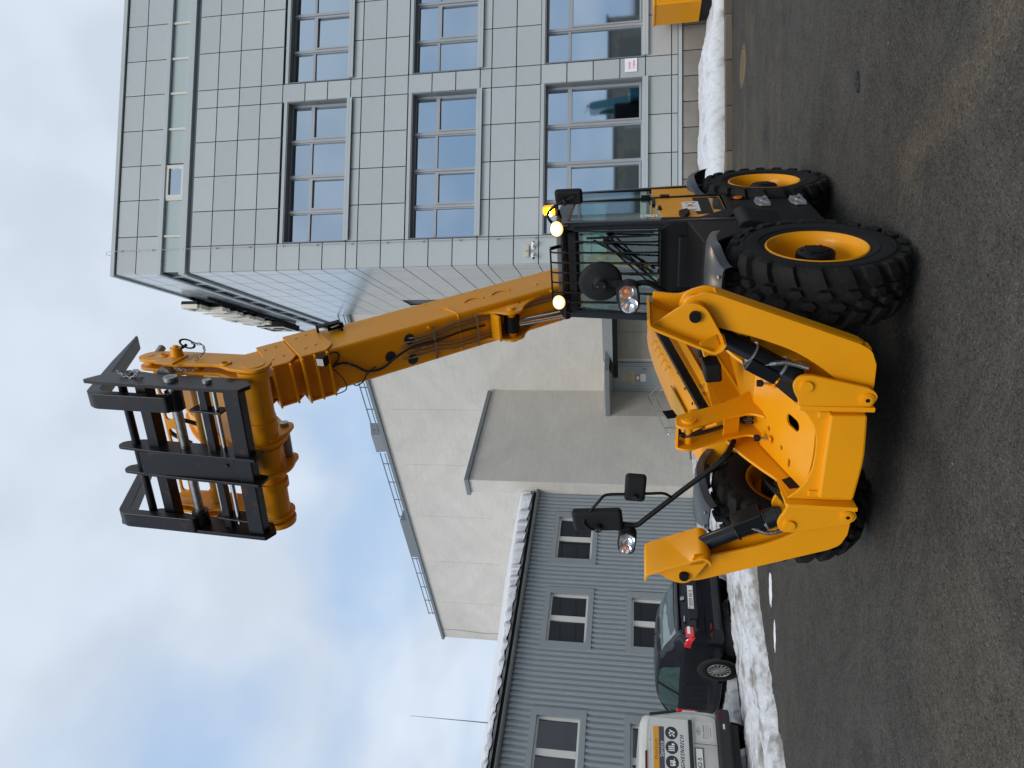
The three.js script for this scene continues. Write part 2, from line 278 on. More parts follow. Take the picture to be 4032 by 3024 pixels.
// ---------- grey panelled office building ----------
{
  const b = thing('office_building', 'tall office block clad in square pale grey panels with blue mirrored windows', 'building', G0, GT);
  const XE = 12.2, DZ = 11.2, TH = 0.022, GAP = 0.021;
  const vx = [0, 0.69, 1.615, 2.545, 3.475, 4.40, 4.89, 5.90, 6.92, 7.85, 8.78, 9.71, 10.64, 11.57, XE];
  const rows = [0.95, 1.10, 1.70, 4.19, 4.80, 5.41, 5.70, 7.55, 8.16, 8.78, 9.08, 10.95, 11.57, 12.18, 12.81, 13.42];
  const wins = [[0.69, 4.40], [4.89, 8.78]], floors = [[1.74, 4.10], [5.73, 7.44], [9.11, 10.80]];
  // core: wall behind the panels with the window recesses left free
  const core = [lim(0.05, XE, 0, 1.74, -0.4, -0.06), lim(0.05, XE, 13.3, 15.6, -0.4, -0.06)];
  for (const [a, c] of [[0.05, 0.69], [4.40, 4.89], [8.78, XE]]) core.push(lim(a, c, 1.74, 13.3, -0.4, -0.06));
  for (const [a, c] of wins) for (const [y0, y1] of [[4.10, 5.73], [7.44, 9.11], [10.80, 13.3]]) core.push(lim(a, c, y0, y1, -0.4, -0.06));
  core.push(lim(0.05, 0.4, 0, 15.6, -DZ, -0.4), lim(0.4, XE, 15.3, 15.55, -DZ, -0.4), lim(0.4, XE, 0, 15.3, -DZ, -DZ + 0.3), lim(XE - 0.3, XE, 0, 15.3, -DZ + 0.3, -0.4));
  obj(b, 'wall', core, M.backing);
  const cache = new Map();
  const P = [M.panel, M.panel2, M.panel3];
  function panel(w, h, x, y, z, turn = 0, name = 'panel', mats = P) {
    const k = w.toFixed(3) + h.toFixed(3);
    if (!cache.has(k)) cache.set(k, uvm(new RoundedBoxGeometry(w, h, TH, 1, 0.005)));
    const o = new THREE.Mesh(cache.get(k), mats[Math.floor(rnd() * mats.length)]); o.name = name; o.castShadow = o.receiveShadow = true;
    o.position.set(x, y, z); o.rotation.y = turn; o.rotation.x = turn ? 0 : rr(-0.0015, 0.0015); b.add(o);
  }
  const front = (x0, x1, y0, y1, name, mats) => panel(x1 - x0 - GAP, y1 - y0 - GAP, (x0 + x1) / 2, (y0 + y1) / 2, 0, 0, name, mats);
  const band = (y0, y1, xs, name, mats) => { for (let i = 0; i < xs.length - 1; i++) front(xs[i], xs[i + 1], y0, y1, name, mats); };
  for (const [y0, y1] of [[0.95, 1.10], [1.10, 1.70], [4.19, 4.80], [4.80, 5.41], [5.41, 5.70], [7.55, 8.16], [8.16, 8.78], [8.78, 9.08], [10.95, 11.57], [11.57, 12.18], [12.18, 12.81], [12.81, 13.40]]) band(y0, y1, vx);
  // corner and piers beside the windows
  for (const [a, c] of [[0, 0.69], [4.40, 4.89], [8.78, 9.71]]) for (const ys of [[1.70, 2.30, 2.93, 3.56, 4.19], [5.70, 6.32, 6.93, 7.55], [9.08, 9.71, 10.33, 10.95]]) for (let i = 0; i < ys.length - 1; i++) front(a, c, ys[i], ys[i + 1]);
  const tx = [0, 1.0, 1.99, 2.93, 3.90, 4.88, 5.84, 6.83, 7.8, 8.75, 9.7, 10.65, 11.6, XE];
  for (const [y0, y1] of [[14.36, 14.99], [14.99, 15.58]]) band(y0, y1, tx);
  const px = [-0.0]; for (let x = 0.66; x < XE; x += 0.615) px.push(x); px.push(XE);
  band(0.16, 0.85, px, 'plinth_panel', [M.plinth]);
  band(0.0, 0.16, [0, XE], 'plinth_panel', [M.plinth]);
  // left face: rows meet the corner, columns run back
  const ry = [0.95, 1.70, 2.30, 2.93, 3.56, 4.19, 4.80, 5.41, 5.70, 6.32, 6.93, 7.55, 8.16, 8.78, 9.08, 9.71, 10.33, 10.95, 11.57, 12.18, 12.81, 13.40];
  const cz = [0, 0.41, 1.37, 2.34, 3.30, 4.26, 5.22, 6.18, 7.14, 8.10, 9.06, 10.02, 10.98, DZ], rest = [];
  const side = (y0, y1, z0, z1, single) => {
    const w = z1 - z0 - 0.034, h = y1 - y0 - GAP;
    if (single) panel(w, h, 0, (y0 + y1) / 2, -(z0 + z1) / 2, -Math.PI / 2); else rest.push(box(0, (y0 + y1) / 2, -(z0 + z1) / 2, TH, h, w));
  };
  for (let i = 0; i < ry.length - 1; i++) for (let j = 0; j < cz.length - 1; j++) {
    if (j === 5 && ry[i] >= 7 && ry[i] < 9) continue;                       // dark window seen beside the boom
    if (ry[i] < 5 && j > 2) rest.push(box(0, (ry[i] + ry[i + 1]) / 2, -(cz[j] + cz[j + 1]) / 2, TH, ry[i + 1] - ry[i] - GAP, cz[j + 1] - cz[j] - 0.034));
    else side(ry[i], ry[i + 1], cz[j], cz[j + 1], j < 4 && ry[i] > 5.3);
  }
  for (const [y0, y1] of [[14.36, 14.99], [14.99, 15.58]]) for (let j = 0; j < cz.length - 1; j++) side(y0, y1, cz[j], cz[j + 1], false);
  rest.push(lim(-0.02, 0.02, 0, 0.93, -DZ, -0.02));
  const rs = obj(b, 'far_panels', rest, M.panel3); rs.userData.kind = 'stuff';
  { const w = grp(b, 'window'); obj(w, 'pane', [lim(0.02, 0.05, 7.55, 9.08, -6.16, -5.24)], M.glassDark); obj(w, 'frame', [lim(-0.01, 0.02, 7.57, 9.06, -6.15, -6.09), lim(-0.01, 0.02, 7.57, 9.06, -5.31, -5.25), lim(-0.01, 0.02, 7.57, 7.63, -6.09, -5.31)], M.alu); }
  // roof edge, ledge and string courses
  obj(b, 'coping', [lim(-0.06, XE, 15.6, 15.72, -0.5, 0.06, 0.008), lim(-0.06, 0.4, 15.6, 15.72, -DZ, -0.5, 0.008)], M.trimGrey);
  obj(b, 'plinth_ledge', [lim(-0.04, XE, 0.862, 0.945, -0.03, 0.045, 0.006)], M.trimGrey);
  obj(b, 'ledge', [lim(-0.05, XE, 13.50, 13.68, -0.05, 0.07, 0.006), lim(-0.05, XE, 14.22, 14.35, -0.05, 0.05, 0.006), lim(-0.07, -0.0, 13.50, 13.68, -DZ, -0.05), lim(-0.05, -0.0, 14.22, 14.35, -DZ, -0.05)], M.trimGrey);
  obj(b, 'recess', [lim(0.03, XE, 13.405, 13.50, -0.055, -0.045), lim(0.035, 0.045, 13.405, 13.5, -DZ, -0.06)], M.trimGrey);
  // clerestory band under the roof
  for (let i = 0; i < tx.length - 1; i++) {
    const w = grp(b, 'window'), a = tx[i] + 0.02, c = tx[i + 1] - 0.02;
    obj(w, 'pane', lim(a + 0.02, c - 0.02, 13.70, 14.21, -0.055, -0.03), i === 2 ? M.glassSky : M.glassBand);
    obj(w, 'frame', i === 2 ? [lim(a, a + 0.09, 13.68, 14.22, -0.06, 0.02), lim(c - 0.09, c, 13.68, 14.22, -0.06, 0.02), lim(a + 0.09, c - 0.09, 13.68, 13.76, -0.06, 0.02), lim(a + 0.09, c - 0.09, 14.14, 14.22, -0.06, 0.02)] : [lim(c - 0.015, c + 0.045, 13.68, 14.22, -0.06, 0.01)], M.whitePvc);
  }
  for (let j = 1; j < cz.length - 1; j++) {
    const w = grp(b, 'window');
    obj(w, 'pane', lim(0.06, 0.09, 13.70, 14.21, -cz[j + 1] + 0.03, -cz[j] - 0.03), j % 3 ? M.glassBand : M.glassSky);
    obj(w, 'frame', lim(-0.01, 0.06, 13.68, 14.22, -cz[j] - 0.06, -cz[j] + 0.01), M.alu);
  }
  // the big windows
  const mullA = [0.69, 1.54, 2.465, 3.40, 4.40], mullB = [4.89, 5.80, 6.79, 7.78, 8.78];
  for (const [y0, y1] of floors) for (const mm of [mullA, mullB]) {
    const low = y0 < 2, tr = y1 - (low ? 0.58 : 0.61), x0 = mm[0], x1 = mm[4];
    const w = grp(b, 'window'), D = -0.20, fr = [];
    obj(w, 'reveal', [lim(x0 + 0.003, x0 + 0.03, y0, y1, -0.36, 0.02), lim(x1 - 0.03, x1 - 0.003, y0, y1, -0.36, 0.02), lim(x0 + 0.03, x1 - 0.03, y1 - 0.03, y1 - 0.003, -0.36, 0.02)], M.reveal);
    obj(w, 'lintel_trim', lim(x0, x1, y1, 4.185 - 4.10 + y1, -0.02, 0.03, 0.004), M.trimGrey);
    obj(w, 'sill', [lim(x0 + 0.02, x1 - 0.015, y0 - 0.035, y0 + 0.03, -0.3, 0.085, 0.006), lim(x0 + 0.02, x1 - 0.015, y0 - 0.10, y0 - 0.035, 0.055, 0.085)], M.trimGrey);
    for (let i = 0; i < 4; i++) {
      const a = mm[i] + 0.03, c = mm[i + 1] - 0.03;
      fr.push(lim(a, a + 0.026, y0 + 0.03, y1 - 0.03, D - 0.05, D + 0.03), lim(c - 0.026, c, y0 + 0.03, y1 - 0.03, D - 0.05, D + 0.03));
      fr.push(lim(a + 0.026, c - 0.026, y0 + 0.03, y0 + 0.065, D - 0.05, D + 0.026), lim(a + 0.026, c - 0.026, y1 - 0.065, y1 - 0.03, D - 0.05, D + 0.026), lim(a + 0.026, c - 0.026, tr - 0.032, tr + 0.032, D - 0.05, D + 0.028));
      const tilt = rr(-0.012, 0.012), tilt2 = rr(-0.006, 0.006);
      const p1 = new THREE.BoxGeometry(c - a - 0.03, tr - 0.03 - y0 - 0.06, 0.012); const m1 = obj(w, 'pane', p1, M.glassSky); m1.position.set((a + c) / 2, (tr - 0.05 + y0 + 0.06) / 2, D - 0.02); m1.rotation.set(tilt2, tilt, 0);
      const p2 = new THREE.BoxGeometry(c - a - 0.03, y1 - 0.05 - tr - 0.02, 0.012); const m2 = obj(w, 'pane', p2, M.glassSky); m2.position.set((a + c) / 2, (tr + 0.02 + y1 - 0.06) / 2, D - 0.02); m2.rotation.set(-tilt2, -tilt * 0.6, 0);
      if (i % 2 === 1 || (low && i === 3)) { // opening sash
        const q0 = y0 + 0.065, q1 = tr - 0.032, e = 0.04, A = a + 0.026, B = c - 0.026;
        obj(w, 'sash', [lim(A, A + e, q0, q1, D - 0.01, D + 0.05), lim(B - e, B, q0, q1, D - 0.01, D + 0.05), lim(A + e, B - e, q0, q0 + e, D - 0.01, D + 0.05), lim(A + e, B - e, q1 - e, q1, D - 0.01, D + 0.05)], M.alu);
      }
    }
    obj(w, 'frame', fr, M.alu);
    obj(w, 'mullion', [1, 2, 3].map((i) => lim(mm[i] - 0.028, mm[i] + 0.028, y0 + 0.03, y1 - 0.03, D - 0.06, D + 0.06, 0.004)), M.alu);
  }
  // lightning conductor up the corner
  const lc = [rod([0.62, 2.0, 0.055], [0.62, 15.6, 0.055], 0.006), tube([[0.62, 15.6, 0.055], [0.6, 15.85, 0.05], [0.55, 15.9, -0.02], [0.55, 15.75, -0.2]], 0.006, 12, 6)];
  for (let y = 2.4; y < 15.5; y += 0.93) lc.push(box(0.62, y, 0.045, 0.03, 0.035, 0.05));
  obj(b, 'lightning_conductor', lc, M.galv);
  const sg = obj(b, 'flat_roof', lim(0.42, XE - 0.32, 15.2, 15.29, -DZ + 0.32, -0.42), M.backing); sg.name = 'roof_deck';
}
// parking notice
{
  const m = print(384, 320, (g, w, h) => { g.fillStyle = '#e9e8ee'; g.fillRect(0, 0, w, h); g.fillStyle = '#b2335a'; g.textAlign = 'center'; g.font = 'bold 62px sans-serif'; g.save(); g.translate(w * 0.47, 150); g.scale(0.86, 1.25); g.fillText('СЛУЖЕБ', 0, 0); g.restore(); g.save(); g.translate(w * 0.53, 262); g.scale(0.86, 1.25); g.fillText('СТОЯНКА', 0, 0); g.restore(); });
  const p = inG(4.70, 2.04, 0.032), t = thing('parking_sign', 'white notice with red lettering screwed to the pier between the ground floor windows', 'sign', p, GT);
  obj(t, 'board', box(0, 0, 0, 0.33, 0.29, 0.006, 0.002), M.white); sheet(t, 'lettering', 0.325, 0.285, m, [0, 0, 0.0045]);
  obj(t, 'screw', [discZ(0, 0.125, 0.004, 0.009, 0.006, 8), discZ(0, -0.125, 0.004, 0.009, 0.006, 8)], M.steel);
}
// security cameras at the corner: two cameras, each with its junction box
for (const [dx, lab, yaw] of [[0.37, 'white bullet security camera by the building corner aimed along the window wall', 0.5], [0.22, 'white bullet security camera by the building corner aimed around its edge', -0.5]]) {
  const t = thing('security_camera', lab, 'camera', inG(dx, 4.33, 0.03), GT, 'security cameras on the corner');
  obj(t, 'junction_box', box(0, 0.13, 0.035, 0.13, 0.10, 0.06, 0.01), std(lin(0.50, 0.47, 0.36), 0.6));
  obj(t, 'mount', [discZ(0, 0, 0, 0.02, 0.045), rod([0, 0, 0.02], [yaw * 0.09, -0.01, 0.07], 0.014)], M.white);
  obj(t, 'camera_body', rod([yaw * 0.04, 0.0, 0.07], [yaw * 0.24, -0.04, 0.13], 0.034, 0.038), M.white);
  obj(t, 'lens', rod([yaw * 0.237, -0.039, 0.129], [yaw * 0.25, -0.042, 0.133], 0.03), M.glassDark);
}
// rooftop letters along the left side, facing left, and the emblem board
{
  const word = 'ФОМАР', z0 = -3.2, z1 = -6.6;
  const t = thing('rooftop_sign', 'large cream letters with black backs standing along the roof edge beside an emblem', 'sign', G0, GT);
  const W = 0.62;
  const L = { // strokes on a unit square (0..1 wide, 0..1 high), drawn as bars
    F: [[0.5, 0, 0.5, 1], [0.1, 0.85, 0.9, 0.85], [0.1, 0.4, 0.9, 0.4], [0.1, 0.4, 0.1, 0.85], [0.9, 0.4, 0.9, 0.85]],
    O: [[0.08, 0, 0.92, 0], [0.08, 1, 0.92, 1], [0.08, 0, 0.08, 1], [0.92, 0, 0.92, 1]],
    M: [[0.08, 0, 0.08, 1], [0.92, 0, 0.92, 1], [0.08, 1, 0.5, 0.3], [0.5, 0.3, 0.92, 1]],
    A: [[0.05, 0, 0.5, 1], [0.95, 0, 0.5, 1], [0.25, 0.36, 0.75, 0.36]],
    P: [[0.08, 0, 0.08, 1], [0.08, 1, 0.92, 1], [0.92, 0.5, 0.92, 1], [0.08, 0.5, 0.92, 0.5]],
  };
  'PAMOF'.split('').forEach((ch, i) => {
    const zc = -3.45 - i * 0.78, H = 1.05, y = 14.78;
    const bars = (x0, x1, w) => L[ch].map(([a, c, d, e]) => beam([(x0 + x1) / 2, y + c * H, zc - 0.31 + a * W], [(x0 + x1) / 2, y + e * H, zc - 0.31 + d * W + 0.0005], Math.abs(x1 - x0), w, 0, [1, 0, 0]));
    const g = grp(t, 'letter'); obj(g, 'letter_face', bars(-0.36, -0.24, 0.16), std(lin(0.70, 0.66, 0.56), 0.5)); obj(g, 'letter_side', bars(-0.24, -0.14, 0.165), M.black);
  });
  obj(t, 'emblem_board', [lim(-0.30, -0.1, 14.75, 15.85, -8.7, -7.5)], M.black);
  obj(t, 'emblem', [lim(-0.325, -0.305, 14.78, 14.86, -8.67, -7.53), lim(-0.325, -0.305, 15.74, 15.82, -8.67, -7.53), lim(-0.325, -0.305, 14.86, 15.74, -7.6, -7.53), lim(-0.325, -0.305, 14.86, 15.74, -8.67, -8.6), beam([-0.315, 15.05, -8.4], [-0.315, 15.55, -7.8], 0.02, 0.08), beam([-0.315, 15.3, -8.5], [-0.315, 15.05, -8.2], 0.02, 0.08), beam([-0.315, 15.55, -8.0], [-0.315, 15.3, -7.7], 0.02, 0.08)], std(lin(0.70, 0.66, 0.56), 0.5));
  obj(t, 'rail', [lim(-0.1, -0.025, 14.9, 14.96, -8.7, -3.1), lim(-0.1, -0.025, 15.5, 15.56, -8.7, -3.1)], M.black);
}
// kerb, verge and snow bank in front of the office building
for (let i = 0, x = -2.2; x < 11; i++) {
  const L = rr(0.93, 0.99), p = inG(x + L / 2, 0.055, 1.93 + rr(-0.012, 0.012));
  const o = obj(scene, 'kerb_stone', box(0, 0, 0, L - 0.012, 0.15 + rr(-0.02, 0.02), 0.15, 0.02), i % 3 ? M.kerb : M.kerb2);
  o.position.set(...p); o.rotation.set(rr(-0.02, 0.02), GT + rr(-0.01, 0.01), rr(-0.012, 0.012));
  tag(o, 'weathered concrete kerb stone along the asphalt below the office building', 'kerb', 'kerb stones along the verge'); x += L;
}
{
  const g = new THREE.PlaneGeometry(14, 1.86, 70, 12).rotateX(-Math.PI / 2), p = g.attributes.position;
  for (let i = 0; i < p.count; i++) p.setY(i, 0.085 + 0.03 * fbm(p.getX(i) * 1.5, p.getZ(i) * 3, 4, 3));
  g.computeVertexNormals();
  const o = obj(scene, 'verge', g, M.soil); o.position.set(...inG(4.6, 0, 0.93)); o.rotation.y = GT; o.userData = { kind: 'structure', label: 'bare brown earth verge between kerb and office wall', category: 'verge' };
}
snowField('snow_bank', 'long white ploughed snow bank piled against the grey plinth', inG, -2.6, 11.2, 0.05, 1.72, 0.045, (x, z) => {
  const n = fbm(x * 1.1, z * 1.6, 2, 5), big = fbm(x * 0.5 + 9, 0.3, 6, 3), gen = smooth(4.6, 5.1, x) * smooth(7.2, 6.4, x);
  const crest = 0.40 + 0.13 * big - 0.16 * smooth(4.2, 5.2, x);
  const front = 1.58 + 0.10 * fbm(x * 1.7, 2.2, 8, 4);
  const prof = smooth(front, front - 0.34, z) * lerp(0.72, 1, smooth(1.4, 0.9, z));
  const lump = fbm(x * 3.1, z * 4.2, 12, 5), fine = fbm(x * 9, z * 12, 3, 3);
  return [-0.05 + (0.13 + crest * prof) * smooth(front + 0.03, front - 0.12, z) + (0.07 * n + 0.05 * lump + 0.012 * fine) * prof, 0.42 * smooth(0.05, 0.42, fbm(x * 2.3, z * 3.1, 5, 4)) + 0.25 * smooth(0.1, 0.4, fine) + 0.7 * smooth(front - 0.26, front, z)];
});
// manhole cover
{
  const t = thing('manhole_cover', 'round rusty brown manhole cover set in the asphalt near the verge', 'manhole cover', [5.76, 0.004, -13.16]);
  obj(t, 'ring', new THREE.LatheGeometry([[0.30, 0], [0.30, 0.008], [0.37, 0.008], [0.38, 0]].map((p) => new THREE.Vector2(...p)), 40), std(lin(0.12, 0.095, 0.065), 0.85, { map: T.dirt }));
  const l = [new THREE.CylinderGeometry(0.288, 0.288, 0.008, 40).translate(0, 0.003, 0)];
  for (let i = -4; i <= 4; i++) for (let j = -4; j <= 4; j++) if (Math.hypot(i, j) < 4.4) l.push(box(i * 0.055, 0.009, j * 0.055, 0.03, 0.006, 0.03));
  obj(t, 'lid', l, std(lin(0.21, 0.155, 0.08), 0.85, { map: T.dirt }));
}

// ---------- rendered concrete hall with its stair block ----------
{
  const b = thing('rendered_hall', 'tall windowless hall rendered in pale grey with a lower projecting block', 'building', K0, KT);
  obj(b, 'wall', [lim(4.6, 9.6, 0, 11.86, -16.8, 4.6)], M.concrete);
  obj(b, 'stair_block', [lim(0, 4.595, 0, 7.16, -0.56, 0, 0)], M.concrete);
  obj(b, 'plinth_patch', [lim(3.215, 4.59, 0, 2.76, 0.003, 0.010)], M.concreteDark);
  obj(b, 'coping', [lim(4.50, 9.7, 11.865, 12.0, -16.9, 4.6, 0.01)], M.flashing);
  const bc = obj(b, 'block_coping', [lim(-0.07, 4.49, 7.165, 7.30, -0.64, 0.08, 0.01)], M.flashing);
  // horizontal and upright day joints, raised as thin lips of render
  const jt = []; for (const z of [-1.0, -4.0, -7.2, -10.4, -13.65]) jt.push(lim(4.588, 4.599, 7.8 + 0.3 * (z < -7), 11.4, z - 0.012, z + 0.012));
  obj(b, 'render_seam', jt, M.concrete);
  // roof guard rail: lower and upper rail with posts
  const rails = [[-14.8, -10.2], [-7.4, -3.4], [-2.2, 4.6]];
  for (const [z0, z1] of rails) {
    const g = grp(b, 'guard_rail');
    obj(g, 'rail', lim(4.60, 4.63, 12.32, 12.36, z0, z1), M.flashing); obj(g, 'rail', lim(4.60, 4.63, 12.12, 12.15, z0, z1), M.flashing);
    for (let z = z0 + 0.05; z < z1 + 0.01; z += 1.1) obj(g, 'post', lim(4.635, 4.665, 11.99, 12.38, z - 0.015, z + 0.015), M.flashing);
  }
  const v = grp(b, 'roof_vent'); obj(v, 'hood', extXY([[4.62, 12.0], [5.3, 12.0], [5.3, 12.75], [4.55, 12.45]], -3.3, -2.35), M.galv);
  obj(b, 'roof_hatch', [lim(4.55, 5.4, 12.0, 12.35, -10.1, -7.5, 0.02)], M.flashing);
  obj(b, 'lightning_conductor', tube([[4.59, 11.9, -16.1], [4.585, 11, -16.05], [4.585, 9.5, -16.2], [4.585, 8.6, -16.1]], 0.012, 20, 6), M.galv);
  // entrance
  const d = grp(b, 'door');
  obj(d, 'door_jamb', lim(4.55, 4.60, 0.6, 2.72, 0.06, 0.13), M.cladTrim); obj(d, 'door_jamb', lim(4.55, 4.60, 0.6, 2.72, 1.13, 1.22), M.cladTrim); obj(d, 'door_head', lim(4.55, 4.60, 2.64, 2.72, 0.132, 1.128), M.cladTrim);
  obj(d, 'door_leaf', [lim(4.565, 4.595, 0.61, 2.635, 0.135, 1.125), lim(4.552, 4.566, 2.50, 2.63, 0.14, 1.12), lim(4.552, 4.566, 1.42, 1.52, 0.25, 1.02), lim(4.552, 4.566, 0.62, 2.5, 0.14, 0.25), lim(4.552, 4.566, 0.62, 2.5, 1.02, 1.12)], M.clad);
  obj(d, 'door_handle', [lim(4.50, 4.55, 1.62, 1.64, 0.93, 1.05), lim(4.54, 4.555, 1.5, 1.72, 1.03, 1.06)], M.galv);
  const notice = print(256, 384, (g, w, h) => { g.clearRect(0, 0, w, h); g.fillStyle = '#8d9795'; g.fillRect(0, 0, w, h); g.strokeStyle = '#c9a94b'; g.lineWidth = 9; g.beginPath(); g.moveTo(128, 12); g.lineTo(205, 80); g.lineTo(128, 148); g.lineTo(51, 80); g.closePath(); g.stroke(); g.font = 'bold 70px sans-serif'; g.fillStyle = '#c9a94b'; g.textAlign = 'center'; g.fillText('P', 108, 104); g.fillText('D', 148, 104); g.font = 'bold 62px sans-serif'; g.fillText('ФОМАР', 128, 216); g.fillStyle = '#a8343a'; g.fillRect(74, 232, 96, 64); g.fillStyle = '#e8e8e8'; g.fillRect(90, 244, 64, 40); g.fillStyle = '#e8e8e8'; g.fillRect(60, 302, 130, 72); g.fillStyle = '#777'; for (let i = 0; i < 4; i++) g.fillRect(72, 314 + i * 15, 104, 4); });
  sheet(d, 'door_notices', 0.62, 0.93, notice, [4.5635, 2.02, 0.63], [0, -Math.PI / 2, 0]);
  const c = grp(b, 'canopy'); obj(c, 'canopy_slab', [extZY([[0.004, 2.84], [1.95, 2.84], [1.95, 2.92], [0.004, 3.05]], 3.25, 4.595)], M.concreteDark); obj(c, 'canopy_edge', [lim(3.20, 3.245, 2.78, 2.93, 0.004, 1.98), lim(3.25, 4.595, 2.78, 2.93, 1.955, 1.99)], M.flashing); obj(c, 'canopy_post', [lim(4.5, 4.56, 0.6, 2.83, 1.26, 1.32)], M.cladTrim);
  // side canopy over the loading bay with its gutter
  const s = grp(b, 'lean_to_roof'); obj(s, 'roof_sheet', extXY([[3.7, 2.62], [4.6, 3.0], [4.6, 3.04], [3.68, 2.67]], 1.35, 4.6), M.flashing); obj(s, 'roof_edge', [lim(3.62, 3.70, 2.50, 2.66, 1.35, 4.6)], M.black);
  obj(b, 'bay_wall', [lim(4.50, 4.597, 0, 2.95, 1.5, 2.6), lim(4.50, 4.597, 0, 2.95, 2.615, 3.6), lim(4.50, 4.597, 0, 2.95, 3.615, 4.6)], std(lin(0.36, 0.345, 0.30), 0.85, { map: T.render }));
  // landing and steps
  obj(b, 'landing', [lim(3.2, 4.59, 0, 0.58, 0.02, 2.2)], M.concreteDark);
  for (let i = 0; i < 3; i++) obj(b, 'step', lim(2.3 - i * 0.3 + 0.6, 3.195 - i * 0.3, 0, 0.43 - i * 0.145, 0.02, 1.3, 0.01), M.plinth);
  // exposed brick course at the foot of the block where the render has come away
  for (let r = 0; r < 7; r++) for (let k = 0; k < 9; k++) { const x = 3.1 - k * 0.26 - (r % 2) * 0.13; if (x < 0.5 + r * 0.33) continue; obj(b, 'brick', box(x, 0.04 + r * 0.075, 0.006, 0.245, 0.063, 0.03, 0.006), M.brick); }
}
// stainless handrail of the entrance steps
{
  const t = thing('handrail', 'bent stainless steel handrail beside the entrance steps of the hall', 'handrail', K0, KT);
  obj(t, 'top_rail', [tube([[1.18, 0.78, 1.2], [1.06, 0.80, 1.2], [1.02, 0.88, 1.2], [1.10, 0.97, 1.2], [1.9, 1.215, 1.2], [2.72, 1.475, 1.2], [2.82, 1.50, 1.2], [2.90, 1.47, 1.2], [3.6, 1.05, 1.2]], 0.022, 70, 8)], M.chrome);
  obj(t, 'lower_rail', [rod([1.3, 0.80, 1.2], [2.8, 1.26, 1.2], 0.014), rod([2.8, 1.26, 1.2], [3.6, 0.80, 1.2], 0.014)], M.chrome);
  for (const [x, y] of [[1.3, 1.03], [2.1, 1.28], [2.8, 1.5], [3.2, 1.29], [3.5, 1.11]]) obj(t, 'post', rod([x, 0, 1.2], [x, y, 1.2], 0.018), M.chrome);
}

